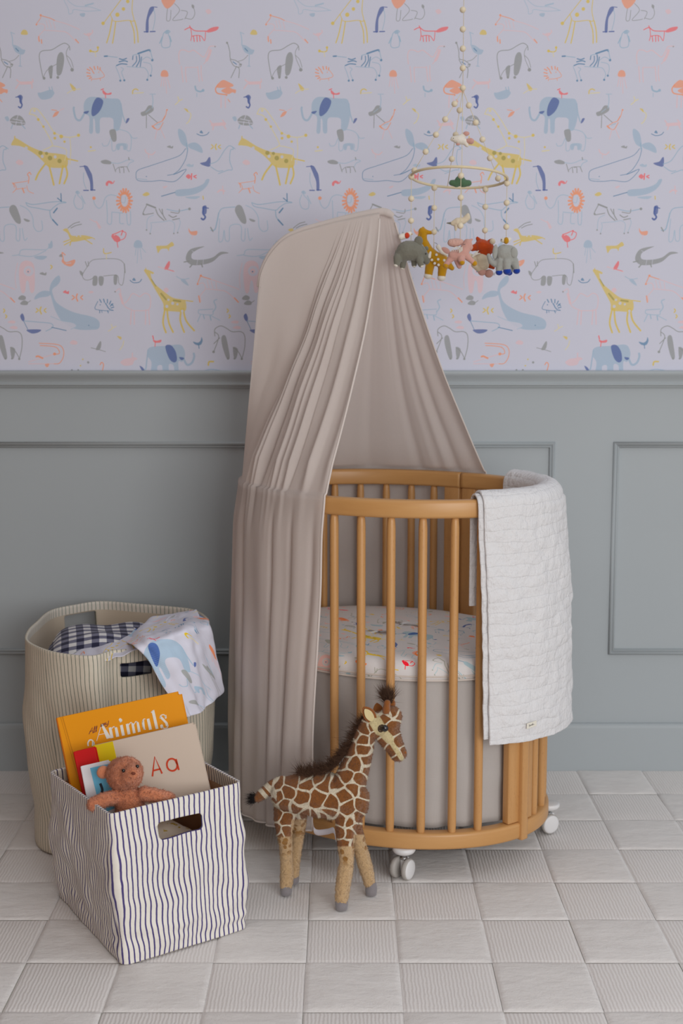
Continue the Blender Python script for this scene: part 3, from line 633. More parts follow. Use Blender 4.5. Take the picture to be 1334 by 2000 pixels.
# castors
M_white = plain('white_plastic', (226, 224, 224), 0.35, 0, spec=0.5)
M_greyp = plain('grey_rubber', (176, 170, 164), 0.55)
M_chrome = plain('chrome_stem', (190, 188, 186), 0.25); M_chrome.node_tree.nodes['Principled BSDF'].inputs['Metallic'].default_value = 0.9
def castor(th, yaw, off=-0.020):
    p = ell(th, off); root = thing('castor', None, None, (p.x, p.y, 0)); root.parent = cot; root.matrix_parent_inverse = cot.matrix_basis.inverted()
    T = Matrix.Translation(p)
    bm = bmesh.new(); lathe_into(bm, [(0.022, 0.0735), (0.0262, 0.072), (0.0265, 0.066), (0.023, 0.0605), (0.015, 0.0565), (0.006, 0.055)], T)
    obj('mount', from_bm(bm), M_white, root)
    bm = bmesh.new(); lathe_into(bm, [(0.0055, 0.058), (0.0055, 0.049), (0.0085, 0.048), (0.0085, 0.044)], T); obj('stem', from_bm(bm), M_chrome, root)
    Rz = Matrix.Rotation(yaw, 4, 'Z')
    body = rbox((0.016, 0.020, 0.034), T @ Rz @ Matrix.Translation((0, 0.004, 0.031)), 0.006, 3); obj('fork', body, M_white, root)
    for s in (-1, 1):
        A = T @ Rz @ Matrix.Translation((s * 0.0145, -0.006, 0.0245)) @ Matrix.Rotation(s * PI / 2, 4, 'Y')
        bm = bmesh.new(); lathe_into(bm, [(0.017, -0.0065), (0.0235, -0.005), (0.0245, -0.002), (0.0245, 0.003), (0.0225, 0.0055)], A, 32)
        obj('wheel', from_bm(bm), M_greyp, root)
        bm = bmesh.new(); lathe_into(bm, [(0.0225, 0.0050), (0.0222, 0.0062), (0.018, 0.0078), (0.008, 0.0088), (0.001, 0.009)], A, 32)
        obj('hub_cap', from_bm(bm), M_white, root)
castor(theta_for(789, True, 0.05, -0.02), R(-32))
castor(0.10, R(-62), 0.012)
castor(PI / 2 + 0.2, R(20)); castor(-PI - 0.2, R(40))

# ------------------------------------------------------------------ mattress, skirt
def disc_cloth(prof, n=160, wob=None):
    """closed oval surface from a profile of (off, z)"""
    P, U = [], []; L = 0; prev = None
    for i in range(n):
        th = 2 * PI * i / n; row, ur = [], []
        for k, (o, z) in enumerate(prof):
            q = ell(th, o) if o > -0.3 else Vector((CX, CY, 0)) + (ell(th) - Vector((CX, CY, 0))) * (1 + o / 0.36)
            q.z = z
            if wob: q = wob(th, k, q)
            row.append(q); ur.append((q.x + 0.3 * (q.z - 0.5) * 0, q.y + (0.5 - q.z) * (-1 if q.y < CY else 1)))
        P.append(row); U.append(ur)
    return grid_mesh(P, True, U)
M_sheet = print_mat('printed_cotton_sheet', 1.35, off=(0.30, 0.2), sat=1.45, val=1.26, rough=0.9, tint=(1.0, 0.965, 0.77), rot=0.4)
matt = thing('mattress', 'round baby mattress in a white sheet printed with colourful animals', 'mattress', (CX, CY, 0.5))
prof = [(-0.075, 0.452), (-0.040, 0.4525), (-0.036, 0.458), (-0.034, 0.470), (-0.035, 0.482), (-0.041, 0.493), (-0.052, 0.500), (-0.075, 0.503), (-0.11, 0.504)] + [(-0.15 - 0.03 * k, 0.504) for k in range(7)] + [(-0.359, 0.504)]
def wob(th, k, q):
    q.z += 0.0012 * noise.noise(q * 14); return q
sheet = obj('fitted_sheet', disc_cloth(prof, 200, wob), M_sheet, matt)
M_cream = linen('cream_cotton_piping', (216, 206, 198), 900, 0.2)
def ring_tube(off, z, r, n=160):
    return tube([ell(2 * PI * k / n, off) + Vector((0, 0, z)) for k in range(n)], r, 8, True)
obj('piping', ring_tube(-0.0345, 0.4625, 0.0022), M_cream, matt)
obj('piping', ring_tube(-0.0365, 0.4535, 0.0026), M_cream, matt)
M_skirt = linen('grey_linen_skirt', (188, 182, 178), 700, 0.6)
rs = random.Random(8); ph = [(rs.uniform(0, 2 * PI), rs.randint(5, 34), rs.uniform(.3, 1)) for _ in range(9)]
def skirt_pt(th, k, q):
    n = ell_n(th); v = (0.452 - q.z) / 0.34
    f = sum(a * math.sin(th * m + p + 0.8 * math.sin(v * 3 + p)) for p, m, a in ph)
    cr = noise.noise(Vector((q.x * 9, q.y * 9, q.z * 16))) * 0.004
    return q + n * (0.0016 * f * (0.3 + v) + cr * (0.3 + v) - 0.002)
prof = [(-0.042 - 0.004 * (k / 22), 0.452 - 0.342 * k / 22) for k in range(23)]
P = []; U = []; n = 260; L = 0; prev = None
for i in range(n):
    th = 2 * PI * i / n; row = []
    for k, (o, z) in enumerate(prof): q = ell(th, o); q.z = z; row.append(skirt_pt(th, k, q))
    if prev is not None: L += (row[0] - prev).length
    prev = row[0]; P.append(row); U.append([(L, z) for _, z in prof])
sk = obj('cot_skirt', baked(grid_mesh(P, True, U + [[(L + 0.008, z) for _, z in prof]]), [('SOLIDIFY', dict(thickness=0.0015, offset=-1))]), M_skirt, None)
tag(sk, 'light grey linen skirt hanging under the mattress inside the cot bars', 'cot skirt')

# ------------------------------------------------------------------ canopy
M_can = linen('greige_muslin_canopy', (236, 227, 222), 1100, 0.25, transl=0.5)
M_can2 = linen('greige_muslin_hem', (214, 202, 195), 1100, 0.2)
can = thing('canopy', 'greige muslin canopy draped from a curved arm over the cot', 'canopy', (-0.29, -0.38, 0))
rodpx = [(505, 562), (511, 530), (528, 495), (556, 466), (590, 450), (630, 439), (670, 429), (706, 421), (742, 415), (757, 417), (768, 424)]
rod = catmull([at(x, y, Y=-0.46) for x, y in rodpx], 12)
rl = [0]
for a, b in zip(rod, rod[1:]): rl.append(rl[-1] + (b - a).length)
def rod_at(px):
    for a, b in zip(rod, rod[1:]):
        pa, pb = project(a)[0], project(b)[0]
        if pa <= px <= pb and pb > pa: return a.lerp(b, (px - pa) / (pb - pa))
    return rod[0].copy() if px < 600 else rod[-1].copy()
ZR = 0.868
TH_OPEN = theta_for(632, True, 0.87, 0.012); TH_REAR = theta_for(950, False, 0.87, 0.012)
rf = random.Random(21)
def ridge(lst, x): return sum(a * math.exp(-((x - c) / w_) ** 2) for c, w_, a in lst)
fr = [(rf.uniform(0.30, 1.0), rf.uniform(0.008, 0.030), rf.uniform(-1.0, 1.0)) for _ in range(20)] + [(0.31, 0.022, 1.5), (0.40, 0.015, 1.3), (0.47, 0.02, -1.2), (0.60, 0.015, 1.5), (0.70, 0.02, 1.1), (0.86, 0.022, 1.4)]
fl = [(0.30, 0.05, 1.0), (0.37, 0.018, -1.3), (0.42, 0.05, 0.8), (0.58, 0.05, 0.6), (0.655, 0.014, -1.4), (0.70, 0.04, 1.0), (0.79, 0.016, -1.2), (0.84, 0.045, 1.0), (0.93, 0.02, -0.8), (0.98, 0.03, 0.8), (0.12, 0.04, 0.9), (0.2, 0.02, -0.8)]
fb = [(rf.uniform(0.02, 1.0), rf.uniform(0.01, 0.035), rf.uniform(-1, 1)) for _ in range(18)] + [(0.52, 0.02, 1.3), (0.66, 0.02, 1.2), (0.8, 0.015, 1.2), (0.9, 0.015, 1.3)]
sst = lambda x: max(0, min(1, x)) ** 2 * (3 - 2 * max(0, min(1, x)))
NU, NL = 90, 64
def column(s, front):
    """s 0 = left join, 1 = open edge (front) or right edge (rear)"""
    if front:
        if s < 0.3: k = s / 0.3; px = 505 + (668 - 505) * k; th = PI + 0.34 * k
        else: k = (s - 0.3) / 0.7; px = 668 + (741 - 668) * k; th = PI + 0.34 + (TH_OPEN + 2 * PI - PI - 0.34) * k
    else:
        if s < 0.35: k = s / 0.35; px = 505 + (700 - 505) * k; th = PI - 0.7 * k
        else: k = (s - 0.35) / 0.65; px = 700 + (768 - 700) * k; th = PI - 0.7 + (TH_REAR - PI + 0.7) * k
    A = rod_at(px); n = ell_n(th)
    if px > 742: A = A + Vector((0, 0, 0.004))
    M = ell(th, -0.001); M.z = ZR + 0.001
    side = 1 if front else -1
    pts = []
    for i in range(NU + 1):
        t = i / NU; p = A.lerp(M, t)
        wv = min(t * 5, 1)
        if front:
            p.x += 0.020 * math.sin(PI * t ** 0.8) * sst((s - 0.3) / 0.7)
            amp = (0.0028 + 0.0088 * t) * wv * (0.15 + 0.85 * sst(s / 0.3)) * min(1, (1 - t) * 7 + 0.30)
            f = ridge(fr, s + 0.010 * math.sin(t * 5 + s * 9)) * amp
            f += 0.010 * math.sin(PI * t) * sst(s / .12) * sst((0.42 - s) / .12) * noise.noise(Vector((s * 9, t * 3.0, 2)))
            f += -0.020 * math.sin(PI * t) * sst(s / .15) * sst((0.5 - s) / .2) * 0.6
            f += 0.0035 * sst(s / .1) * noise.noise(Vector((p.x * 13, p.z * 7, 1)))
        else:
            p.x -= 0.014 * math.sin(PI * t) * sst((s - 0.4) / 0.6)
            amp = (0.001 + 0.0065 * t) * wv * sst(s / 0.2)
            f = ridge(fb, s + 0.012 * math.sin(t * 4 + s * 7)) * amp + 0.0015 * noise.noise(Vector((p.x * 12, p.z * 5, 6)))
        out = Vector((n.x, n.y, 0.15))
        # above the rail the two halves lie on either side of the arm
        sep = Vector((0, -side * 0.009 * (1 - t) ** 6, -0.002 * (1 - t)))
        pts.append(p + out * f + sep)
    hem = 0.078 + 0.03 * sst((s - 0.85) / 0.15) if front else 0.11
    hem += 0.006 * math.sin(s * 9 + 1)
    for i in range(1, NL + 1):
        t = i / NL; q = ell(th, 0.007 + 0.008 * sst(t * 7) + (0.016 if front else 0.0) * t + 0.004 * math.sin(PI * t)); q.z = ZR + (hem - ZR) * (i - 0.8) / (NL - 0.8)
        if front:
            amp = 0.0055 * (0.5 + 0.8 * t); f = ridge(fr, s + 0.010 * math.sin(5 + s * 9)) * amp * (1 - sst(t * 5)) * 0.55 + (ridge(fl, s + 0.012 * math.sin(t * 4 + s * 5)) * amp * 1.5) * sst(t * 5)
            f += 0.004 * noise.noise(Vector((s * 6, t * 4, 9))) * sst(t * 3)
            # gathers towards the open edge lower down
            q.x += -0.016 * sst((s - 0.55) / 0.45) * sst((t - 0.25) / 0.5)
        else:
            f = ridge(fl, s + 0.02 * math.sin(t * 3)) * 0.0045 * sst(t * 3) + ridge(fb, s + 0.012 * math.sin(4 + s * 7)) * 0.0035 * (1 - sst(t * 3))
        f *= sst(s / 0.05)
        pts.append(q + n * max(f, -0.008))
    return pts
SF = [i / 230 for i in range(231)]; SB = [i / 200 for i in range(1, 201)]
cols = [column(s, False) for s in reversed(SB)] + [column(s, True) for s in SF]
U = [[(i * 0.0045, j * 0.009) for j in range(len(cols[0]))] for i in range(len(cols))]
cloth = obj('drape', baked(grid_mesh(cols, uvs=U), [('SOLIDIFY', dict(thickness=0.0012, offset=0))]), M_can, can)
obj('edge_piping', tube(cols[-1][2:], 0.0026, 6), M_can2, can)
obj('edge_piping', tube(cols[0][2:], 0.0022, 6), M_can2, can)
hemline = [c[-1] for c in cols]
obj('hem', tube(hemline, 0.0022, 6), M_can2, can)
# stitched sleeve along the arm and the arm itself
N = len(rod); rad = []
for i in range(N):
    px = project(rod[i])[0]
    rad.append(0.0052 + 0.0035 * sst((px - 560) / 180) * (1 if px < 757 else max(0.35, 1 - (px - 757) / 16)))
up = [p + Vector((0, 0, 0.002)) for p in rod]
obj('arm_sleeve', tube(up, rad, 14), M_can, can)
M_metal = plain('white_metal_arm', (210, 206, 200), 0.4)
post = [rod[0] + Vector((0.010, 0.02, 0.01)), rod[0] + Vector((0.014, 0.04, -0.12)), Vector((-0.190, -0.40, ZR + 0.05)), Vector((-0.206, -0.40, 0.82)), Vector((-0.206, -0.40, 0.74))]
obj('arm_post', tube(catmull(post, 6), 0.006, 12), M_metal, can)
obj('rail_clamp', rbox((0.02, 0.05, 0.07), Matrix.Translation((-0.203, -0.40, 0.80)), 0.004), M_metal, can)

# ------------------------------------------------------------------ white quilt over the right end
def m_quilt():
    t = NT('white_quilted_cotton'); uv = t.coord('UV')
    nz = t.noise(t.mapping(uv, (16, 16, 1)), 1, 2)
    sx = t.n('ShaderNodeSeparateXYZ'); t.l(uv, sx.inputs[0])
    def line(c, per, wob, sharp):
        v = t.math('ADD', c, t.math('MULTIPLY', nz, wob))
        f = t.math('ABSOLUTE', t.math('SINE', t.math('MULTIPLY', v, PI / per)))
        return t.math('POWER', f, sharp)
    rows = line(sx.outputs[1], 0.026, 0.022, 0.35)
    pk = t.noise(t.mapping(uv, (210, 90, 1)), 1, 4, 0.6); pk2 = t.noise(t.mapping(uv, (75, 42, 1)), 1, 3, 0.5)
    cols_ = line(sx.outputs[0], 0.048, 0.02, 0.4)
    h = t.math('ADD', t.math('MULTIPLY', rows, 0.42), t.math('ADD', t.math('MULTIPLY', pk, 1.0), t.math('MULTIPLY', pk2, 1.6)))
    h = t.math('ADD', h, t.math('MULTIPLY', cols_, 0.22))
    wv = t.noise(uv, 1800, 2)
    return t.done(lin((229, 227, 228)), 0.9, t.bump(h, 0.75, 0.005, t.bump(wv, 0.2, 0.0004)), 0.15, 0.15)
M_quilt = m_quilt()
quilt = thing('quilt', 'white quilted blanket folded over the right end of the cot rail', 'blanket', (0.45, -0.55, 0.86))
QF = theta_for(944, True, 0.87, 0.010); QB = theta_for(1012, False, 0.88, 0.0)
def quilt_sheet(thF, thB, zbot, lift, thick, inner):
    nu, nv = 110, 150; P, U = [], []
    zin = 0.62
    for i in range(nu + 1):
        u = i / nu; th = thF + (thB - thF) * u; n = ell_n(th)
        puff = 0.006 * sst((u - 0.15) / 0.5) * 1.0
        row, ur = [], []
        Lz_in = 0.862 - zin + 0.0
        # path: inside hang -> over rail -> outside hang, as (off, z)
        path = []
        for k in range(16): path.append((-0.036 - lift, zin + (0.845 - zin) * k / 15))
        for k in range(1, 12):
            a = PI * (1 - k / 12); path.append((-0.015 + (0.021 + lift) * math.cos(a), 0.848 + (0.022 + lift) * math.sin(a) * 0.95))
        path.append((0.006 + lift, 0.846))
        bulge = lambda t: 0.012 * sst(t * 2.2) + 0.008 * t * sst((u - 0.1) / 0.6) + puff
        zb = zbot - 0.010 * math.sin(u * 2.2) + 0.012 * sst((u - .75) / .25)
        for k in range(1, nv - 27):
            t = k / (nv - 28); path.append((0.006 + lift + bulge(t), 0.846 + (zb - 0.846) * t))
        Lc = 0; pv = None
        for k, (o, z) in enumerate(path):
            q = ell(th, o); q.z = z
            dz = max(0, (0.86 - z) / 0.58)
            if o > 0: q.x += 0.016 * dz * (1 - u)                       # front edge drifts right as it hangs
            if k < 16: q += Vector((-n.y, n.x, 0)) * 0.0 
            if o > -0.03: q += n * (0.0060 * noise.noise(Vector((u * 7, z * 12, 3))) * sst(dz * 5) + 0.0034 * noise.noise(Vector((u * 22, z * 36, 5))) * sst(dz * 8) + 0.0016 * noise.noise(Vector((u * 70, z * 60, 7))) * sst(dz * 8))
            if 16 <= k <= 27: q.z += 0.002 * sst((u - .3) / .4) + 0.003 * noise.noise(Vector((u * 9, k, 1)))
            if k < 16:
                q.z += 0.002 * sst((u - .3) / .4) * k / 15
                q.z += max(0, (1 - k / 15)) * (0.0)
            if pv is not None: Lc += (q - pv).length
            pv = q.copy(); row.append(q); ur.append((u * 0.46, Lc))
        P.append(row); U.append(ur)
    return baked(grid_mesh(P, uvs=U), [('SOLIDIFY', dict(thickness=thick, offset=0)), ('BEVEL', dict(width=0.0018, segments=2, limit_method='ANGLE', angle_limit=1.0))])
outer = obj('outer_layer', quilt_sheet(QF, QB, 0.320, 0.0105, 0.0055, False), M_quilt, quilt)
obj('inner_layer', quilt_sheet(QF - 0.030, QB - 0.02, 0.332, 0.0035, 0.005, True), M_quilt, quilt)
# stitched label near the hem
def on_mesh(me, px, py):
    best = None
    for v in me.vertices:
        if v.normal.dot(CAMP - v.co) <= 0: continue
        x, y = project(v.co); d = math.hypot(x - px, y - py)
        if best is None or d < best[0]: best = (d, v.co.copy(), v.normal.copy())
    return best[1], best[2]
lab = []
for px in (1020, 1028, 1036, 1044, 1052):
    lab.append([on_mesh(outer.data, px, 1424 - (px - 1020) * 0.14 - k * 13)[0] for k in (0, 1)])
nrm_l = on_mesh(outer.data, 1036, 1416)[1]; nrm_l.z = 0; nrm_l.normalize()
o0, o1 = lab[0][0], lab[-1][0]; ax_ = (o1 - o0).normalized(); up_ = Vector((0, 0, 1)); cen = (lab[2][0] + lab[2][1]) / 2 + nrm_l * 0.0042
ax_ = up_.cross(nrm_l).normalized(); ax_ = ax_ if ax_.x > 0 else -ax_
ml = Matrix((ax_, -nrm_l, up_)).transposed().to_4x4(); ml.translation = cen
lbl = obj('sewn_label', rbox((0.036, 0.0010, 0.0125), ml, 0.0004, 1), plain('cream_label_tape', (232, 226, 212), 0.9), quilt, False)
bm = bmesh.new()
scr = [[(-11, -1), (-9.5, 3), (-9, -2), (-11, -3)], [(-8, -1), (-6.5, 1), (-7, -1.6), (-5, 0.6)], [(-5, 0.6), (-4, -1.5), (-3, 1), (-2, -1.5)], [(-2, -1.5), (-0.5, 1), (0.2, -1.5), (1.5, 1)], [(1.5, 1), (2, -1.6), (3, 3.5), (3.2, -1.5)], [(3.2, -1.5), (5, 1), (6, -1.4), (9, -0.4)]]
for s_ in scr: tube_into(bm, catmull([cen + ax_ * (x * 0.001) + up_ * (y * 0.001) + nrm_l * 0.0006 for x, y in s_], 5), 0.00028, 4)
obj('label_script', from_bm(bm), plain('dark_thread', (70, 64, 62), 0.8), lbl, False)
# ------------------------------------------------------------------ striped canvas storage baskets
def m_stripe(name, base, stripe, pitch, width, liner, band_v, green=False):
    t = NT(name); uv = t.coord('UV'); co = t.coord('Object')
    sx = t.n('ShaderNodeSeparateXYZ'); t.l(uv, sx.inputs[0])
    nz = t.noise(t.mapping(uv, (8, 5, 1)), 1, 2); nz2 = t.noise(t.mapping(uv, (300, 60, 1)), 1, 2)
    u = t.math('ADD', sx.outputs[0], t.math('ADD', t.math('MULTIPLY', nz, 0.009), t.math('MULTIPLY', nz2, 0.0006)))
    fr_ = t.math('FRACT', t.math('DIVIDE', u, pitch))
    d = t.math('ABSOLUTE', t.math('SUBTRACT', fr_, 0.5))
    msk = t.n('ShaderNodeMapRange'); msk.inputs['From Min'].default_value = width / pitch / 2 + 0.03; msk.inputs['From Max'].default_value = width / pitch / 2 - 0.03
    t.l(d, msk.inputs['Value'])
    wv = t.noise(t.mapping(uv, (1500, 1500, 1)), 1, 2); bl = t.noise(uv, 14, 3)
    cb = t.mix(bl, tuple(x * 0.94 for x in lin(base)), lin(base))
    return t, uv, sx, msk.outputs[0], wv, cb
def stripe_out(name, base, stripe, pitch, width, crumple=0.3):
    t, uv, sx, m, wv, cb = m_stripe(name, base, stripe, pitch, width, None, 0)
    col = t.mix(m, cb, lin(stripe))
    nb = t.bump(t.noise(t.mapping(uv, (26, 11, 1)), 1, 4, 0.55), crumple, 0.010, t.bump(wv, 0.25, 0.0005))
    return t.done(col, 0.9, nb, 0.1, 0.12)
def stripe_in(name, base, stripe, pitch, width, liner, band):
    t, uv, sx, m, wv, cb = m_stripe(name, base, stripe, pitch, width, None, 0)
    top = t.math('GREATER_THAN', sx.outputs[1], band)
    col = t.mix(top, lin(liner), t.mix(m, cb, lin(stripe)))
    return t.done(col, 0.9, t.bump(wv, 0.25, 0.0005), 0.1, 0.12)

def catc(pts, n): return catmull(pts, n, True)
# ---- small navy striped basket, set at an angle
A0, B0, C0 = at(240, 1889, z=0), at(485, 1814, z=0), at(111, 1745, z=0)
D0 = B0 + C0 - A0
HB = 0.302
A1, B1, C1_ = at(214, 1592, z=HB), at(473, 1527, z=HB + 0.004), at(95, 1507, z=HB - 0.004)
D1 = B1 + C1_ - A1 + Vector((-0.01, 0.01, 0))
def perim(cs, r, n=14, m=26):
    """rounded quad outline, returns closed list"""
    out = []; N = 4
    for i in range(4):
        p, a, b = cs[i], cs[i - 1], cs[(i + 1) % 4]
        da, db = (a - p).normalized(), (b - p).normalized()
        s, e = p + da * r, p + db * r
        for k in range(n): 
            t = k / (n - 1); out.append(s.lerp(p, t).lerp(p.lerp(e, t), t))
        nx = cs[(i + 1) % 4]; e2 = nx + (p - nx).normalized() * r
        for k in range(1, m): out.append(e.lerp(e2, k / m))
    return out
bot = perim([A0, B0, D0, C0], 0.022); top = perim([A1, B1, D1, C1_], 0.016)
N = len(bot); rows = 84
ctr0 = sum(bot, Vector()) / N
def basket_small():
    P, U = [], []; L = 0; prev = None
    for i in range(N):
        p0, p1 = bot[i], top[i]
        if prev is not None: L += ((p0 - prev[0]).length + (p1 - prev[1]).length) / 2
        prev = (p0, p1)
        tg = (bot[(i + 1) % N] - bot[i - 1]).normalized(); nrm = Vector((tg.y, -tg.x, 0))
        row, ur = [], []
        for j in range(rows + 1):
            v = j / rows; q = p0.lerp(p1, v)
            env = math.sin(PI * min(1, v * 1.15)) if v < 0.87 else math.sin(PI * 1.0)
            low = math.exp(-((v - 0.10) / 0.13) ** 2)
            f = 0.010 * math.sin(PI * v) * 0.7
            c1 = noise.noise(Vector((L * 9, v * 3.2, 1.7))) * 0.011 * min(1, v * 6) * min(1, (1 - v) * 3)
            c2 = noise.noise(Vector((L * 30, v * 7, 4.2))) * 0.0055 * min(1, v * 8) * min(1, (1 - v) * 5)
            c3 = noise.noise(Vector((L * 22, v * 16, 8.2))) * 0.0055 * low
            q = q + nrm * (f + c1 + c2 + c3)
            q = q + tg * (noise.noise(Vector((L * 8, v * 7, 11))) * 0.0045 * min(1, v * 6) * min(1, (1 - v) * 4))
            q.z += noise.noise(Vector((L * 6, 0, 3))) * 0.003 * v
            if j == 0: q.z = 0.0015
            row.append(q); ur.append((L, v))
        P.append(row); U.append(ur)
    U.append([(L + (bot[0] - bot[-1]).length, u[1]) for u in U[0]])
    return grid_mesh(P, True, U)
SB_out = stripe_out('navy_striped_canvas', (236, 230, 220), (80, 70, 122), 0.01135, 0.0033, 0.35)
SB_in = stripe_in('navy_striped_canvas_lining', (222, 212, 196), (60, 52, 80), 0.01135, 0.0027, (176, 140, 108), 0.90)
def cutter(c, xdir, size, depth, r=0.006, up=Vector((0, 0, 1))):
    n = up.cross(xdir).normalized()
    bm = bmesh.new(); box_bm(bm, (size[0], depth, size[1]))
    es = [e for e in bm.edges if abs((e.verts[0].co - e.verts[1].co).y) > 1e-4]
    bmesh.ops.bevel(bm, geom=es, offset=r, segments=5, affect='EDGES', profile=0.5)
    m = Matrix((xdir.normalized(), n, up)).transposed().to_4x4(); m.translation = c
    bmesh.ops.transform(bm, matrix=m, verts=bm.verts); return from_bm(bm)
def cut(me, cutters):
    tmp = []
    mods = [('SOLIDIFY', dict(thickness=0.0055, offset=-1, material_offset=1))]
    for c in cutters:
        o = bpy.data.objects.new('c', c); COL.objects.link(o); tmp.append(o)
        mods.append(('BOOLEAN', dict(operation='DIFFERENCE', object=o, solver='MANIFOLD')))
    r = baked(me, mods)
    for o in tmp: bpy.data.objects.remove(o)
    return r
def two_mats(me, a, b): me.materials.clear(); me.materials.append(a); me.materials.append(b); return me
bask = thing('storage_basket', 'small white canvas basket with navy stripes holding books and a bear', 'basket', (ctr0.x, ctr0.y, 0))
xd = (B1 - A1); xd.z = 0; xd.normalize()
tl, tr, bl_, br = [at(x, y, Y=None, z=None) if False else None for x, y in ()] or (None,) * 4
fn = Vector((xd.y, -xd.x, 0))
def on_front(px, py, push=0.004):
    d = ray(px, py); t = (A1 + fn * push - CAMP).dot(fn) / d.dot(fn); return CAMP + d * t
hc = (on_front(307, 1625) + on_front(393, 1600)) / 2
hw = (on_front(393, 1603) - on_front(305, 1623)).length
me = basket_small(); me = two_mats(me, SB_out, SB_in)
hdir = (on_front(393, 1603) - on_front(305, 1623)).normalized()
body = cut(me, [cutter(hc, hdir, (hw, 0.034), 0.10, 0.009, up=Vector((0, 0, 1)))])
obj('canvas_body', body, None, bask)
bmf = bmesh.new(); vs = [bmf.verts.new(p + (ctr0 - p) * 0.02 + Vector((0, 0, 0.003))) for p in bot]; bmf.faces.new(vs)
obj('base_panel', from_bm(bmf), SB_in, bask, False)
rimpts = [c + Vector((0, 0, 0.0)) for c in top]
# ---- tall green striped laundry basket
rim_px = [(51, 1251), (54, 1231), (71, 1214), (98, 1192), (145, 1181), (199, 1174), (270, 1179), (330, 1184), (378, 1190), (404, 1205), (409, 1222), (395, 1240), (350, 1252), (290, 1262), (250, 1268), (222, 1270), (182, 1281), (131, 1278), (87, 1269)]
HL = 0.495
rim = catc([at(x, y, z=HL) for x, y in rim_px][::-1], 10)
NB = len(rim)
def resample(P, n):
    d = [0]
    for a, b in zip(P, P[1:] + P[:1]): d.append(d[-1] + (b - a).length)
    out = []; k = 0
    for i in range(n):
        s = d[-1] * i / n
        while d[k + 1] < s: k += 1
        a, b = P[k], P[(k + 1) % len(P)]; out.append(a.lerp(b, (s - d[k]) / max(1e-9, d[k + 1] - d[k])))
    return out, d[-1]
rim, PER = resample(rim, 260)
cr = sum(rim, Vector()) / len(rim)
BC = Vector((-0.545, -0.415, 0))
def tall_pt(i, v, L):
    p1 = rim[i]; a = math.atan2(p1.y - cr.y, p1.x - cr.x)
    c, s = math.cos(a), math.sin(a); k = (abs(c) ** 3.2 + abs(s) ** 3.2) ** (-1 / 3.2)
    p0 = BC + Vector((0.208 * c * k, 0.255 * s * k, 0)); n = Vector((c, s, 0))
    q = p0.lerp(Vector((p1.x, p1.y, 0)), sst(v) * 0.4 + v * 0.6); q.z = 0.0015 + (p1.z - 0.0015) * v
    q += n * (0.009 * math.sin(PI * v))
    q += n * (noise.noise(Vector((L * 5, v * 2.5, 21))) * 0.014 + noise.noise(Vector((L * 17, v * 6, 25))) * 0.005 * (1.4 - v)) * min(1, v * 6) * min(1, (1 - v) * 3)
    return q
def basket_tall():
    P, U = [], []; n = len(rim); rows_ = 70
    for i in range(n):
        L = PER * i / n
        P.append([tall_pt(i, j / rows_, L) for j in range(rows_ + 1)]); U.append([(L, j / rows_) for j in range(rows_ + 1)])
    U.append([(PER, j / rows_) for j in range(rows_ + 1)])
    return grid_mesh(P, True, U)
SL_out = stripe_out('green_striped_canvas', (226, 216, 198), (128, 132, 120), 0.0108, 0.0019, 0.25)
SL_in = stripe_in('green_striped_canvas_lining', (226, 216, 204), (104, 124, 112), 0.0125, 0.0018, (206, 190, 170), 0.955)
tall = thing('laundry_basket', 'tall cream canvas laundry basket with thin green stripes', 'basket', (BC.x, BC.y, 0))
me = two_mats(basket_tall(), SL_out, SL_in)
hb_a, hb_b = at(114, 1216, Y=-0.12), at(187, 1203, Y=-0.07)
# back handle: cut straight through the rear wall
bk = min(range(len(rim)), key=lambda i: abs(project(rim[i])[0] - 150) + (0 if rim[i].y > cr.y else 1e3))
tgb = (rim[(bk + 6) % len(rim)] - rim[bk - 6]); tgb.z = 0; tgb.normalize()
if tgb.x < 0: tgb = -tgb
cb_ = tall_pt(bk, 0.90, 0); cb_.z = 0.448
fk = min(range(len(rim)), key=lambda i: abs(project(rim[i])[0] - 268) + (0 if rim[i].y < cr.y else 1e3))
tgf = (rim[(fk + 6) % len(rim)] - rim[fk - 6]); tgf.z = 0; tgf.normalize()
if tgf.x < 0: tgf = -tgf
cf_ = tall_pt(fk, 0.92, PER * fk / len(rim)); cf_.z = 0.447
body = cut(me, [cutter(cb_, tgb, (0.100, 0.045), 0.10, 0.004), cutter(cf_, tgf, (0.078, 0.032), 0.09, 0.004)])
obj('canvas_body', body, None, tall)
bmf = bmesh.new(); vs = [bmf.verts.new(tall_pt(i, 0, 0) * 1.0 + Vector((0, 0, 0.002))) for i in range(0, len(rim), 3)]; bmf.faces.new(vs)
obj('base_panel', from_bm(bmf), SL_in, tall, False)
# striped facing sewn round the rear handle on the inside
P = []
U = []
k0 = bk - 13; k1 = bk + 14
fac = []
for i in range(k0, k1 + 1):
    ii = i % len(rim); q1 = tall_pt(ii, 0.985, PER * ii / len(rim)); inn = (cr - rim[ii]); inn.z = 0; inn.normalize()
    row = []
    for v in [0.985, 0.962, 0.93, 0.90, 0.87, 0.845, 0.80, 0.76, 0.74]:
        row.append(tall_pt(ii, v, PER * ii / len(rim)) + inn * 0.0045)
    P.append(row); U.append([(i * PER / len(rim), v) for v in [0.99] * 9])
me = two_mats(grid_mesh(P, uvs=U), SL_in, SL_in)
o_ = bpy.data.objects.new('c', cutter(cb_, tgb, (0.100, 0.045), 0.10, 0.004)); COL.objects.link(o_)
me2 = baked(me, [('SOLIDIFY', dict(thickness=0.0012, offset=0)), ('BOOLEAN', dict(operation='DIFFERENCE', object=o_, solver='MANIFOLD'))]); bpy.data.objects.remove(o_)
tag(obj('handle_facing', me2, None, tall), None)
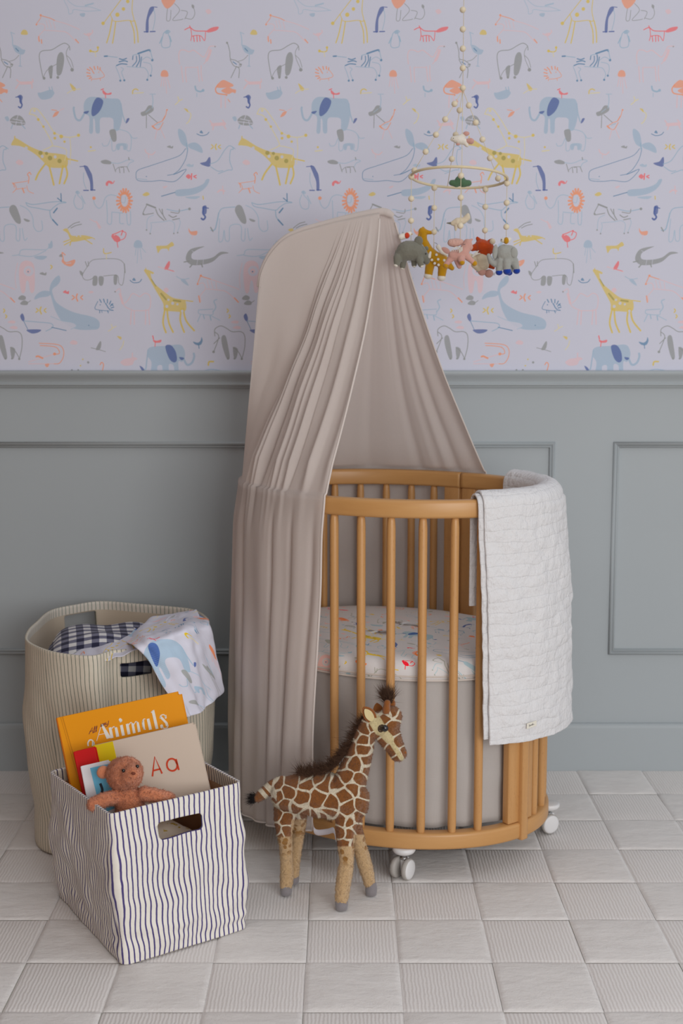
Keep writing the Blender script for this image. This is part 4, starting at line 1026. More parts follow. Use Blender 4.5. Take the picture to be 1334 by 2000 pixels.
# ---- cloths in the tall basket
def m_gingham():
    t = NT('navy_gingham'); uv = t.coord('UV'); sx = t.n('ShaderNodeSeparateXYZ'); t.l(uv, sx.inputs[0])
    a = t.math('GREATER_THAN', t.math('SINE', t.math('MULTIPLY', sx.outputs[0], PI / 0.0175)), 0)
    b = t.math('GREATER_THAN', t.math('SINE', t.math('MULTIPLY', sx.outputs[1], PI / 0.0175)), 0)
    s = t.math('MULTIPLY', t.math('ADD', a, b), 0.5)
    col = t.mix(t.math('MINIMUM', t.math('MULTIPLY', s, 2), 1), lin((222, 220, 220)), lin((118, 118, 138)))
    col = t.mix(t.math('MAXIMUM', t.math('SUBTRACT', t.math('MULTIPLY', s, 2), 1), 0), col, lin((50, 50, 72)))
    return t.done(col, 0.9, t.bump(t.noise(uv, 1400, 2), 0.25, 0.0006), 0.1, 0.1)
M_ging = m_gingham()
def bundle(c, size, rotz, seed, tilt=0.0, n=64, m=40, us=1.0):
    """soft folded bundle: a squashed super-ellipsoid with folds"""
    P, U = [], []
    for i in range(n):
        a = 2 * PI * i / n; row, ur = [], []
        for j in range(m + 1):
            b = -PI / 2 + PI * j / m
            ca, sa = math.cos(a), math.sin(a); cb, sb = math.cos(b), math.sin(b)
            sg = lambda x, e: math.copysign(abs(x) ** e, x)
            q = Vector((sg(ca, .7) * sg(cb, .6) * size[0], sg(sa, .7) * sg(cb, .6) * size[1], sg(sb, .75) * size[2]))
            q += q.normalized() * noise.noise(q * 12 + Vector((seed, 0, 0))) * 0.016
            q += q.normalized() * noise.noise(Vector((q.x * 8, q.y * 40, q.z * 40)) + Vector((seed, 0, 0))) * 0.004
            row.append(Matrix.Rotation(rotz, 3, 'Z') @ (Matrix.Rotation(tilt, 3, 'Y') @ q) + c); ur.append((q.x * 1.0 * us, (q.y * 1.0 + q.z * 1.2) * us))
        P.append(row); U.append(ur)
    return grid_mesh(P, True, U)
gc = at(232, 1258, Y=-0.42)
gm = obj('gingham_blanket', bundle(Vector((gc.x, -0.44, 0.415)), (0.175, 0.135, 0.085), R(12), 3.0, R(4)), M_ging, None)
tag(gm, 'navy and white gingham blanket folded inside the tall laundry basket', 'blanket')
gb = obj('folded_blanket', bundle(Vector((BC.x, -0.42, 0.158)), (0.17, 0.18, 0.145), 0, 9.0), linen('cream_folded_cotton', (220, 212, 200)), None)
tag(gb, 'cream blanket filling the tall laundry basket below the gingham one', 'blanket')
# printed muslin spilling over the rim
def cloth_patch(rowsp, nu, nv, wr, seed):
    """rowsp: rows of control points (px, py, Y) -> smooth wrinkled patch"""
    ctl = [catmull([at(x, y, Y=Y) for x, y, Y in r], max(2, nu // (len(r) - 1))) for r in rowsp]
    n = len(ctl[0]); P = []
    for i in range(n):
        P.append(catmull([ctl[k][i] for k in range(len(ctl))], max(2, nv // (len(ctl) - 1))))
    out, U = [], []; m = len(P[0])
    for i in range(n):
        row = []
        for j in range(m):
            q = P[i][j]; a = P[min(i + 1, n - 1)][j] - P[max(i - 1, 0)][j]; b = P[i][min(j + 1, m - 1)] - P[i][max(j - 1, 0)]
            nn = a.cross(b); nn = nn.normalized() if nn.length > 0 else Vector((0, -1, 0))
            w1 = noise.noise(Vector((i / n * 7 + seed, j / m * 2.5, 0))); w2 = noise.noise(q * 32 + Vector((seed, 0, 0))) * 0.35
            row.append(q + nn * (w1 + w2) * wr)
        out.append(row)
    L = [0] * m
    for i in range(n):
        U.append([])
        for j in range(m):
            if i: L[j] += (P[i][j] - P[i - 1][j]).length
        acc = 0
        for j in range(m):
            if j: acc += (P[i][j] - P[i][j - 1]).length
            U[-1].append((L[j], -acc))
    return baked(grid_mesh(out, uvs=U), [('SOLIDIFY', dict(thickness=0.0016, offset=0))])
M_mus = print_mat('printed_muslin', 1.0, off=(-1.11, 1.095), sat=1.3, val=1.22, rough=0.95, crinkle=0.35, rot=0.0, tint=(1.0, 0.99, 0.93), weave=900)
mus = thing('muslin_blanket', 'white muslin blanket printed with animals spilling over the laundry basket rim', 'blanket', (-0.42, -0.55, 0.5))
r0 = [(262, 1238, -.40), (300, 1206, -.36), (340, 1199, -.34), (378, 1193, -.33), (392, 1206, -.36)]
r1 = [(246, 1254, -.52), (285, 1226, -.50), (330, 1212, -.47), (372, 1206, -.43), (405, 1212, -.42)]
r2 = [(262, 1262, -.715), (298, 1246, -.70), (340, 1232, -.665), (378, 1222, -.62), (409, 1222, -.56)]
r3 = [(290, 1290, -.725), (318, 1276, -.715), (352, 1262, -.68), (386, 1250, -.63), (416, 1250, -.56)]
r4 = [(316, 1338, -.73), (342, 1326, -.715), (374, 1314, -.68), (400, 1306, -.63), (427, 1302, -.56)]
r5 = [(348, 1380, -.725), (366, 1372, -.71), (388, 1362, -.67), (412, 1352, -.62), (438, 1348, -.555)]
r6 = [(363, 1401, -.72), (378, 1397, -.705), (396, 1388, -.67), (410, 1372, -.63), (428, 1354, -.57)]
obj('upper_fold', cloth_patch([r0, r1, r2, r3, r4, r5, r6], 64, 96, 0.010, 3), M_mus, mus)
s0 = [(138, 1278, -.56), (170, 1258, -.50), (215, 1240, -.45), (262, 1226, -.42)]
s1 = [(150, 1284, -.62), (186, 1272, -.60), (230, 1256, -.56), (285, 1238, -.50)]
s2 = [(168, 1292, -.66), (200, 1290, -.68), (240, 1278, -.68), (290, 1262, -.64)]
obj('lower_fold', cloth_patch([s0, s1, s2], 48, 30, 0.006, 8), M_mus, mus)
t0_ = [(330, 1204, -.40), (352, 1198, -.38), (384, 1192, -.36)]
t1_ = [(322, 1216, -.46), (350, 1212, -.45), (390, 1206, -.42)]
t2_ = [(330, 1240, -.50), (356, 1236, -.50), (384, 1228, -.47)]
obj('rolled_corner', cloth_patch([t0_, t1_, t2_], 30, 30, 0.004, 12), M_mus, mus)

# ---- books in the small basket
def lett(parent, name, strokes, origin, X, Yv, m, lift, zn):
    """flat printed lettering: strokes [(kind, width, pts in px)] cast on the cover plane"""
    bm = bmesh.new()
    def onp(px, py):
        d = ray(px, py); t = (origin - CAMP).dot(zn) / d.dot(zn); return CAMP + d * t + zn * lift
    for kind, wd, pts in strokes:
        if kind == 'f':
            V = [bm.verts.new(onp(*p)) for p in pts]
            if len(V) > 2: bm.faces.new(V)
        else:
            c = [onp(*p) for p in pts]; c = catmull(c, 6) if kind == 's' else c
            k = wd / pxm(origin.y, 0.4); prev = None
            for i, p in enumerate(c):
                a = c[max(i - 1, 0)]; b = c[min(i + 1, len(c) - 1)]; t = (b - a).normalized(); s = zn.cross(t).normalized() * k * 0.5
                cur = (bm.verts.new(p + s), bm.verts.new(p - s))
                if prev: bm.faces.new((prev[0], prev[1], cur[1], cur[0]))
                prev = cur
    bmesh.ops.recalc_face_normals(bm, faces=bm.faces)
    return obj(name, from_bm(bm), m, parent, False)
def book(name, label, tl, tr, bl, thick, cover, spine, pages, spine_w=0.0, group=None, round_=0.006):
    """tl,tr,bl: 3D corners of the front cover"""
    X = (tr - tl); Zv = (tl - bl); W_, H_ = X.length, Zv.length
    X.normalize(); Zv = (Zv - X * Zv.dot(X)); H_ = Zv.length; Zv.normalize(); Yv = Zv.cross(X).normalized()   # Yv points away from the viewer
    if Yv.y < 0: Yv = -Yv
    root = thing(name, label, 'book', tl - Zv * H_, 'books in the small striped basket')
    m = Matrix((X, Yv, Zv)).transposed().to_4x4(); m.translation = tl + X * W_ / 2 - Zv * H_ / 2
    ct = 0.0025
    def cover_me(yoff):
        bm = bmesh.new(); box_bm(bm, (W_, ct, H_))
        es = [e for e in bm.edges if abs((e.verts[0].co - e.verts[1].co).y) > 1e-4 and e.verts[0].co.x > 0]
        bmesh.ops.bevel(bm, geom=es, offset=round_, segments=5, affect='EDGES')
        bmesh.ops.transform(bm, matrix=m @ Matrix.Translation((0, yoff, 0)), verts=bm.verts); return from_bm(bm)
    obj('cover', cover_me(ct / 2), cover, root, False)
    obj('back_cover', cover_me(thick - ct / 2), cover, root, False)
    obj('pages', rbox((W_ - 0.014, thick - 2 * ct, H_ - 0.012), m @ Matrix.Translation((-0.001, thick / 2, 0)), 0.001), pages, root, False)
    obj('spine', rbox((0.006, thick, H_), m @ Matrix.Translation((-W_ / 2 - 0.001, thick / 2, 0)), 0.0025, 3), spine, root)
    if spine_w: obj('spine_strip', rbox((spine_w, 0.001, H_), m @ Matrix.Translation((-W_ / 2 + spine_w / 2, -0.0006, 0)), 0.0003, 1), spine, root, False)
    return root, -Yv, tl, X, Zv
M_pages = plain('paper_pages', (232, 228, 220), 0.8)
M_orange = plain('orange_cover', (244, 158, 0), 0.42, 0, spec=0.4)
M_orange2 = plain('orange_spine', (206, 110, 16), 0.45)
# orange picture book
bY = -0.925
ob = book('picture_book', 'large orange hardback book reading All my Animals', at(112, 1402, Y=bY), at(352, 1350, Y=bY), at(182, 1616, Y=bY - 0.045), 0.016, M_orange, M_orange2, M_pages, 0, None, 0.007)
M_wht = plain('white_print_ink', (240, 236, 226), 0.6); M_plum = plain('plum_print_ink', (138, 70, 62), 0.6)
def cr2(x, y): return (80 + x / 3.176, 1330 + y / 3.176)
def cp(*v): return [cr2(v[i], v[i + 1]) for i in range(0, len(v), 2)]
tit = [
 ('f', 0, cp(372, 270, 384, 268, 436, 352, 408, 360)), ('l', 1.1, cp(374, 276, 346, 372)), ('l', 1.0, cp(354, 335, 402, 325)),
 ('s', 2.6, cp(330, 402, 322, 372, 304, 366, 292, 384, 294, 404)), ('f', 0, cp(318, 372, 332, 378, 336, 404, 316, 404)),
 ('f', 0, cp(420, 290, 437, 286, 450, 352, 432, 356)), ('s', 1.6, cp(437, 300, 450, 284, 464, 288)), ('f', 0, cp(456, 282, 473, 288, 486, 344, 467, 348)),
 ('f', 0, cp(490, 276, 507, 271, 521, 337, 503, 341)), ('f', 0, cp(482, 240, 490, 229, 502, 236, 500, 250, 490, 255)), ('s', 1.6, cp(490, 255, 500, 250, 503, 240)),
 ('f', 0, cp(526, 268, 543, 263, 556, 329, 538, 333)), ('s', 1.6, cp(543, 277, 556, 258, 567, 262)), ('f', 0, cp(560, 258, 576, 264, 588, 322, 571, 326)), ('s', 1.6, cp(576, 272, 588, 252, 598, 254)), ('f', 0, cp(592, 250, 607, 257, 619, 314, 602, 318)),
 ('s', 1.6, cp(648, 236, 636, 238, 629, 262, 637, 296, 650, 300)), ('f', 0, cp(629, 250, 640, 240, 646, 300, 636, 302, 628, 280)), ('f', 0, cp(656, 236, 672, 232, 689, 300, 671, 304)),
 ('f', 0, cp(686, 188, 703, 180, 729, 296, 712, 299)), ('s', 1.4, cp(683, 196, 692, 186, 703, 181)),
 ('s', 2.0, cp(775, 228, 764, 210, 745, 214, 738, 232)), ('f', 0, cp(736, 226, 748, 218, 786, 258, 790, 276, 776, 282, 770, 262)), ('s', 2.0, cp(790, 272, 782, 290, 764, 294, 752, 284)), ('f', 0, cp(740, 274, 752, 268, 760, 282, 752, 296, 742, 292)), ('f', 0, cp(766, 214, 778, 210, 780, 232, 770, 234)),
]
lett(ob[0], 'title_lettering', tit, ob[2], ob[3], ob[4], M_wht, 0.0006, ob[1])
amy = [('l', 1.3, cp(298, 330, 320, 288, 322, 324)), ('l', 1.2, cp(302, 314, 322, 308)), ('s', 1.3, cp(326, 322, 334, 296, 336, 280, 330, 300, 332, 320)), ('s', 1.3, cp(338, 318, 346, 292, 348, 278, 342, 298, 346, 314)),
       ('s', 1.3, cp(372, 286, 374, 266, 378, 282, 386, 262, 388, 280, 396, 260, 398, 276)), ('s', 1.3, cp(404, 256, 404, 270, 414, 266)), ('s', 1.3, cp(420, 246, 416, 272, 404, 284, 398, 282))]
lett(ob[0], 'small_lettering', amy, ob[2], ob[3], ob[4], M_plum, 0.0006, ob[1])
M_grv = plain('orange_hinge_groove', (214, 136, 12), 0.45)
lett(ob[0], 'hinge_groove', [('l', 2.0, cp(134, 222, 270, 700)), ('l', 1.2, cp(122, 224, 258, 700))], ob[2], ob[3], ob[4], M_grv, 0.0004, ob[1])
# beige alphabet book with yellow spine
M_beige = plain('beige_cover', (214, 196, 179), 0.6); M_yel = plain('yellow_spine', (226, 198, 12), 0.45)
bY = -0.985
bb = book('alphabet_book', 'beige board book with red letters Aa and a yellow spine', at(184, 1456, Y=bY), at(380, 1411, Y=bY), at(232, 1614, Y=bY - 0.03), 0.012, M_beige, M_yel, M_pages, 0.040, None, 0.004)
M_red = plain('red_print_ink', (208, 68, 34), 0.6)
aa = [('l', 3.4, cp(692, 592, 706, 470, 752, 574)), ('l', 3.2, cp(697, 556, 742, 545)),
      ('s', 3.4, cp(842, 510, 832, 490, 812, 482, 792, 490, 782, 512, 786, 538, 802, 554, 824, 556, 842, 542, 846, 520, 842, 508)), ('l', 3.4, cp(838, 484, 856, 552))]
lett(bb[0], 'title_lettering', aa, bb[2], bb[3], bb[4], M_red, 0.0008, bb[1])
# red book and small white and blue book
M_redc = plain('red_cover', (206, 20, 24), 0.42)
bY = -1.005
rb = book('red_book', 'red board book between the orange book and the bear', at(146, 1468, Y=bY), at(184, 1459, Y=bY), at(180, 1600, Y=bY - 0.03), 0.018, M_redc, M_redc, M_redc, 0, None, 0.002)
bY = -1.045
M_wc = plain('white_cover', (232, 228, 232), 0.5); M_blue = plain('blue_cover_panel', (110, 188, 222), 0.5)
wb = book('small_board_book', 'small white and blue board book behind the bear', at(160, 1496, Y=bY), at(212, 1484, Y=bY), at(188, 1600, Y=bY - 0.03), 0.014, M_wc, M_wc, M_pages, 0, None, 0.003)
M_dk = plain('dark_print_ink', (40, 46, 58), 0.6)
lett(wb[0], 'cover_drawing', [('s', 5, [(196, 1530), (200, 1542), (198, 1552)]), ('s', 6, [(204, 1558), (200, 1568), (206, 1576)])], wb[2], wb[3], wb[4], M_dk, 0.0011, wb[1])
lett(wb[0], 'cover_panel', [('f', 0, [(176, 1500), (212, 1492), (232, 1575), (198, 1590)])], wb[2], wb[3], wb[4], M_blue, 0.0006, wb[1])
# pale cloth under the books
M_yp = NT('yellow_patterned_cotton'); _uv = M_yp.coord('UV'); _f = M_yp.noise(_uv, 60, 2)
M_yp = M_yp.done(M_yp.mix(M_yp.math('GREATER_THAN', _f, 0.62), lin((218, 204, 186)), lin((190, 160, 70))), 0.9)
cc = (A1 + B1 + D1 + C1_) / 4
pc = obj('patterned_cloth', bundle(Vector((cc.x - 0.004, cc.y - 0.0, 0.104)), (0.112, 0.140, 0.092), math.atan2(xd.y, xd.x), 5.0), M_yp, None)
tag(pc, 'cream and yellow patterned cloth bundled under the books in the small basket', 'cloth')
def hair(name, roots, L, r, m, parent, seed=1, kind=None, attrs=None):
    """roots: list of (point, direction, length factor, spread)"""
    rnd = random.Random(seed); vs, fs = [], []
    for p, d, lf, sp in roots:
        dd = (d + Vector((rnd.gauss(0, sp), rnd.gauss(0, sp), rnd.gauss(0, sp)))).normalized(); l = L * lf * rnd.uniform(.6, 1.15)
        s = dd.orthogonal().normalized(); s.rotate(Matrix.Rotation(rnd.uniform(0, 6.28), 3, dd)); b2 = dd.cross(s)
        bend = Vector((rnd.gauss(0, .25), rnd.gauss(0, .25), rnd.gauss(-.1, .2))) * l
        base = len(vs); rr_ = r * rnd.uniform(.7, 1.2)
        for k, (t, w_) in enumerate(((0, 1), (0.5, .8))):
            c = p + dd * l * t + bend * t * t
            for a in range(3): ang = a * 2 * PI / 3; vs.append(tuple(c + (s * math.cos(ang) + b2 * math.sin(ang)) * rr_ * w_))
        vs.append(tuple(p + dd * l + bend)) ; assert len(vs) - base == 7
        for a in range(3):
            b = (a + 1) % 3; fs.append((base + a, base + b, base + 3 + b, base + 3 + a)); fs.append((base + 3 + a, base + 3 + b, base + 6))
    me = bpy.data.meshes.new('m'); me.from_pydata(vs, [], fs); me.update()
    if attrs is not None:
        for an, arr in attrs.items():
            a_ = me.attributes.new(an, 'FLOAT', 'POINT'); a_.data.foreach_set('value', np.repeat(np.asarray(arr, np.float32), 7))
    o = obj(name, me, m, parent)
    if kind: o['kind'] = kind
    return o
def fur(body, m, parent, L, r, count, seed, down=0.5, spread=0.35, attrs=None):
    me = body.data; nv = len(me.vertices); rnd = random.Random(seed); idx = [rnd.randrange(nv) for _ in range(count)]
    co = np.empty(nv * 3, np.float32); nr = np.empty(nv * 3, np.float32)
    me.vertices.foreach_get('co', co); me.vertex_normals.foreach_get('vector', nr); co = co.reshape(-1, 3); nr = nr.reshape(-1, 3)
    roots = [(Vector(co[i].tolist()), (Vector(nr[i].tolist()) + Vector((0, 0, -down))).normalized(), 1.0, spread) for i in idx]
    at2 = {k: np.asarray(v)[idx] for k, v in attrs.items()} if attrs else None
    return hair('fur', roots, L, r, m, parent, seed, 'stuff', at2)
# ------------------------------------------------------------------ soft bear
def TB(x, y, Y): p = cr2(x, y); return at(p[0], p[1], Y=Y)
KB = 3.176 * pxm(-1.12, 0.35)
def rb_(v): return v / KB
M_bear = felt('rust_plush', (222, 138, 98), 330, 0.9, 0.004)
bear = thing('teddy_bear', 'rust brown plush bear sitting at the front of the small basket', 'soft toy', TB(540, 830, -1.115))
by = -1.10
ch = [[(TB(512, 578, by), rb_(108)), (TB(532, 574, by - 0.01), rb_(104))],
      [(TB(560, 580, by - 0.03), rb_(70)), (TB(570, 572, by - 0.042), rb_(46))],
      [(TB(520, 660, by), rb_(62)), (TB(545, 740, by), rb_(88)), (TB(560, 840, by - 0.004), rb_(96)), (TB(565, 930, by), rb_(98))],
      [(TB(490, 715, by - 0.01), rb_(42)), (TB(400, 735, by - 0.028), rb_(45)), (TB(330, 765, by - 0.035), rb_(44))],
      [(TB(640, 700, by - 0.01), rb_(46)), (TB(730, 714, by - 0.004), rb_(42)), (TB(800, 726, by + 0.01), rb_(34))],
      [(TB(500, 960, by - 0.01), rb_(50)), (TB(440, 1040, by - 0.02), rb_(50))], [(TB(620, 960, by), rb_(50)), (TB(680, 1040, by), rb_(50))]]
bb_ = obj('body', blob(ch, 0.003, 4, (), 0.0016), M_bear, bear)
fur(bb_, M_bear, bear, 0.0042, 0.00042, 11000, 9, 0.1, 0.9)
def ear(x, y, Y, r, m, parent, flat=0.45, rot=0.0):
    return obj('ear', sphere(TB(x, y, Y), r, (1, flat, 1), 3, Matrix.Rotation(rot, 3, 'Z')), m, parent)
ear(386, 566, by + 0.004, rb_(42), M_bear, bear, 0.7, 0.5); ear(590, 520, by + 0.03, rb_(34), M_bear, bear, 0.5, -0.6)
M_eye = plain('black_bead', (18, 16, 16), 0.12, spec=0.8)
obj('eye', sphere(TB(512, 556, by - 0.0475), rb_(11.5)), M_eye, bear); obj('eye', sphere(TB(598, 530, by - 0.042), rb_(11.5)), M_eye, bear)
M_thr = plain('brown_thread', (120, 62, 44), 0.8)
obj('nose', sphere(TB(574, 574, by - 0.064), rb_(12), (1.2, 0.5, 0.8)), M_thr, bear)

# ------------------------------------------------------------------ plush giraffe
def G(x, y, Y): return at(470 + x / 3.706, 1330 + y / 3.706, Y=Y)
KG = 3.706 * pxm(-0.93, 0.3)
g_ = lambda v: v / KG
yb = lambda x: -0.905 - 0.03 * (x - 300) / 600
gir = thing('plush_giraffe', 'plush giraffe toy with brown patches standing on the rug before the cot', 'soft toy', G(560, 1600, -0.93) * 1.0)
gir.location.z = 0
ch = [
 [(G(335, 815, yb(335)), g_(122)), (G(450, 815, yb(450)), g_(148)), (G(580, 830, yb(580)), g_(160)), (G(720, 850, yb(720)), g_(158)), (G(800, 850, yb(800)), g_(132)), (G(850, 845, yb(850)), g_(86))],
 [(G(400, 770, yb(400)), g_(95)), (G(640, 760, yb(640)), g_(100))],
 [(G(770, 800, yb(770)), g_(135)), (G(795, 720, yb(800)), g_(118)), (G(842, 600, yb(842)), g_(100)), (G(880, 480, yb(880)), g_(84)), (G(902, 390, yb(900)), g_(74)), (G(950, 320, yb(950)), g_(80))],
 [(G(1000, 318, -0.93), g_(98)), (G(1065, 300, -0.932), g_(96)), (G(1095, 255, -0.932), g_(74))],
 [(G(1045, 345, -0.932), g_(98)), (G(1078, 410, -0.935), g_(84)), (G(1112, 470, -0.938), g_(68)), (G(1142, 520, -0.94), g_(60))],
 [(G(340, 880, -0.878), g_(108)), (G(318, 1000, -0.890), g_(78)), (G(318, 1110, -0.890), g_(58)), (G(328, 1200, -0.886), g_(49)), (G(332, 1310, -0.880), g_(46)), (G(336, 1400, -0.88), g_(52)), (G(330, 1480, -0.882), g_(46))],
 [(G(400, 900, -0.86), g_(90)), (G(420, 1010, -0.838), g_(60)), (G(418, 1110, -0.832), g_(46)), (G(400, 1230, -0.828), g_(42)), (G(388, 1330, -0.826), g_(42)), (G(385, 1400, -0.826), g_(42))],
 [(G(790, 940, -0.935), g_(100)), (G(760, 1060, -0.952), g_(76)), (G(762, 1180, -0.958), g_(60)), (G(768, 1300, -0.960), g_(52)), (G(752, 1410, -0.960), g_(56)), (G(738, 1500, -0.960), g_(54)), (G(731, 1580, -0.960), g_(48))],
 [(G(800, 960, -0.90), g_(80)), (G(830, 1080, -0.888), g_(56)), (G(862, 1200, -0.884), g_(52)), (G(900, 1330, -0.884), g_(54)), (G(925, 1420, -0.884), g_(46)), (G(932, 1460, -0.884), g_(42))],
 [(G(300, 730, yb(300)), g_(44)), (G(235, 760, -0.90), g_(46)), (G(170, 810, -0.898), g_(42)), (G(125, 845, -0.896), g_(34))],
]
el = [(G(1145, 540, -0.94), (g_(56), g_(50), g_(38)), Matrix.Rotation(-0.3, 3, 'Y')), (G(884, 870, yb(880)), (g_(42), g_(80), g_(110)), None)]
gm = blob(ch, 0.0024, 4, el, 0.0012)
# patch pattern from seeds in the picture plane of the toy (crop coordinates)
seeds = [(370, 720), (490, 740), (335, 812), (425, 850), (320, 915), (405, 925), (612, 745), (700, 748), (560, 850), (735, 825), (650, 888), (625, 950), (780, 930), (590, 985), (840, 610), (745, 670), (885, 490), (875, 430), (800, 470), (828, 400), (895, 345), (915, 560), (725, 600), (862, 725), (932, 650), (835, 780), (895, 810), (880, 900), (800, 1020), (735, 1020), (720, 1090), (790, 1110), (755, 1185), (330, 1010), (335, 1105), (265, 830), (258, 950), (248, 1070), (275, 1130), (840, 1080), (830, 1000), (420, 1000), (430, 1050),
         (270, 750), (225, 745), (190, 800), (140, 840), (540, 1000), (440, 980), (840, 1180), (875, 1170), (550, 700), (480, 690),
         (1115, 325), (1040, 270), (1165, 450), (1200, 520), (1125, 560), (1092, 500), (1025, 455), (968, 395), (1050, 205), (1115, 210), (1150, 255), (1000, 200), (930, 250), (960, 330)]
S = np.array(seeds, float)
V = np.array([v.co[:] for v in gm.vertices])
q = V - np.array(CAMP); dep = q[:, 1] * CP - q[:, 2] * SP; upp = q[:, 1] * SP + q[:, 2] * CP
cxp = (667 + FPX * q[:, 0] / dep - 470) * 3.706; cyp = (1000 - FPX * upp / dep - 1330) * 3.706
# gentle warp gives the patches uneven outlines
wx = cxp + 9 * np.sin(cyp / 23) + 6 * np.sin(cxp / 17 + 1); wy = cyp + 9 * np.sin(cxp / 27 + 2) + 6 * np.sin(cyp / 15)
D = np.hypot(wx[:, None] - S[None, :, 0], wy[:, None] - S[None, :, 1]); Ds = np.sort(D, 1)
edge = (Ds[:, 1] - Ds[:, 0]).astype(np.float32)
for bx_, by_, wb in ((205, 775, 16), (165, 815, 12)):          # cream bands round the tail
    dd = np.abs((cxp - bx_) * 0.75 + (cyp - by_) * -0.66) - wb
    edge = np.where((cxp < 262) & (cyp < 900) & (dd < 8), np.minimum(edge, np.maximum(dd, 0) * 3).astype(np.float32), edge)
def segd(x, y, a, b):
    vx, vy = b[0] - a[0], b[1] - a[1]; t = np.clip(((x - a[0]) * vx + (y - a[1]) * vy) / (vx * vx + vy * vy), 0, 1)
    return np.hypot(x - a[0] - t * vx, y - a[1] - t * vy)
face = np.minimum.reduce([segd(cxp, cyp, (970, 285), (1010, 350)) - 46, segd(cxp, cyp, (1010, 350), (1075, 420)) - 34, segd(cxp, cyp, (1075, 420), (1165, 560)) - 17]).astype(np.float32)
# lower legs turn tan below a line
lim = np.where(cxp < 600, 1125.0, 1195.0); lim = np.where((cxp > 815) & (cyp > 1000), 1110.0, lim); lim = np.where((cxp > 365) & (cxp < 520), 1000.0, lim)
leg = (cyp - lim).astype(np.float32)
for nm, arr in (('edge', edge), ('face', face), ('leg', leg)):
    at_ = gm.attributes.new(nm, 'FLOAT', 'POINT'); at_.data.foreach_set('value', arr)
def m_gir():
    t = NT('giraffe_plush'); co = t.coord('Object')
    A = lambda nm: t.n('ShaderNodeAttribute', attribute_name=nm).outputs['Fac']
    def step(x, a, b):
        r = t.n('ShaderNodeMapRange'); r.inputs['From Min'].default_value = a; r.inputs['From Max'].default_value = b; t.l(x, r.inputs['Value']); return r.outputs[0]
    f = t.noise(co, 420, 4, 0.7); g = t.noise(co, 30, 3)
    brown = t.mix(t.math('MULTIPLY_ADD', f, 0.6, t.math('MULTIPLY', g, 0.4)), lin((104, 60, 22)), lin((172, 106, 46)))
    cream = t.mix(f, lin((220, 202, 172)), lin((246, 236, 214)))
    tan = t.mix(f, lin((196, 156, 108)), lin((230, 196, 150)))
    e = t.math('ADD', A('edge'), t.math('MULTIPLY_ADD', f, 8, -4))
    patch = step(e, 10, 16)
    col = t.mix(patch, cream, brown)
    lg = step(A('leg'), -4, 8)
    v = t.n('ShaderNodeTexVoronoi'); v.inputs['Scale'].default_value = 72; t.l(co, v.inputs['Vector'])
    sp = t.math('MULTIPLY', t.math('LESS_THAN', v.outputs['Distance'], 0.43), step(A('leg'), 150, 100))
    low = t.mix(sp, tan, lin((168, 118, 52)))
    col = t.mix(lg, col, low)
    fc = step(t.math('ADD', A('face'), t.math('MULTIPLY_ADD', f, 6, -3)), 3, -3)
    col = t.mix(fc, col, t.mix(t.math('MULTIPLY_ADD', f, 0.6, t.math('MULTIPLY', g, 0.4)), lin((206, 180, 122)), lin((242, 228, 184))))
    return t.done(col, 0.95, t.bump(f, 0.9, 0.0035), 0.3, 0.1)
M_gir = m_gir(); gbody = obj('body', gm, M_gir, gir)
fur(gbody, M_gir, gir, 0.0034, 0.00030, 20000, 12, 0.7, 0.35, dict(edge=edge, face=face, leg=leg))
M_hoof = felt('grey_felt_hoof', (136, 130, 132), 300, 0.4, 0.001)
for x, y, Y, r in ((330, 1520, -0.882, 44), (731, 1637, -0.960, 46), (945, 1512, -0.884, 43), (384, 1450, -0.826, 40)):
    c = G(x, y, Y); c.z = max(0.0185 if r != 40 else 0.020, min(c.z, 0.024))
    bm = bmesh.new(); lathe_into(bm, [(g_(r) * .55, -0.018), (g_(r) * .95, -0.0155), (g_(r) * 1.04, -0.006), (g_(r) * 1.0, 0.005), (g_(r) * .88, 0.011), (g_(r) * .5, 0.015)], Matrix.Translation(c), 24)
    obj('hoof', from_bm(bm), M_hoof, gir)
    if r == 40: tube_top = c
M_mane = plain('dark_brown_mane', (86, 60, 44), 0.8, 90, 0.1, var=0.35); M_blk = plain('black_tail_hair', (34, 28, 28), 0.7)
mp = catmull([G(x, y, -0.925) for x, y in ((905, 275), (862, 330), (830, 400), (790, 470), (740, 530), (690, 590), (640, 630), (560, 648), (490, 660), (430, 662))], 10)
rnd = random.Random(4); roots = []
for _ in range(3600):
    k = rnd.random() * (len(mp) - 1.01); i = int(k); p = mp[i].lerp(mp[i + 1], k - i); t = (mp[i + 1] - mp[i]).normalized()
    n = Vector((t.z, 0, -t.x)); 
    if n.z < 0: n = -n
    tail = k / len(mp)
    roots.append((p + Vector((0, rnd.uniform(-.010, .010), 0)) - n * 0.004, (n * 1.0 + Vector((-0.55, rnd.uniform(-.6, .6), 0.35))).normalized(), rnd.uniform(.6, 1.15), 0.55))
hair('mane', roots, 0.028, 0.00045, M_mane, gir, 2, 'stuff')
roots = [(G(1070 + rnd.uniform(-26, 26), 150 + rnd.uniform(-12, 12), -0.932 + rnd.uniform(-.006, .006)), Vector((rnd.uniform(-.5, .15), rnd.uniform(-.35, .35), 1)).normalized(), 1.0, 0.22) for _ in range(1100)]
hair('forelock', roots, 0.036, 0.00042, M_mane, gir, 3, 'stuff')
roots = [(G(112 + rnd.uniform(-14, 10), 848 + rnd.uniform(-22, 22), -0.896 + rnd.uniform(-.005, .005)), Vector((-1, rnd.uniform(-.4, .4), rnd.uniform(-.7, .5))).normalized(), 1.0, 0.2) for _ in range(420)]
hair('tail_tuft', roots, 0.019, 0.0005, M_blk, gir, 5, 'stuff')
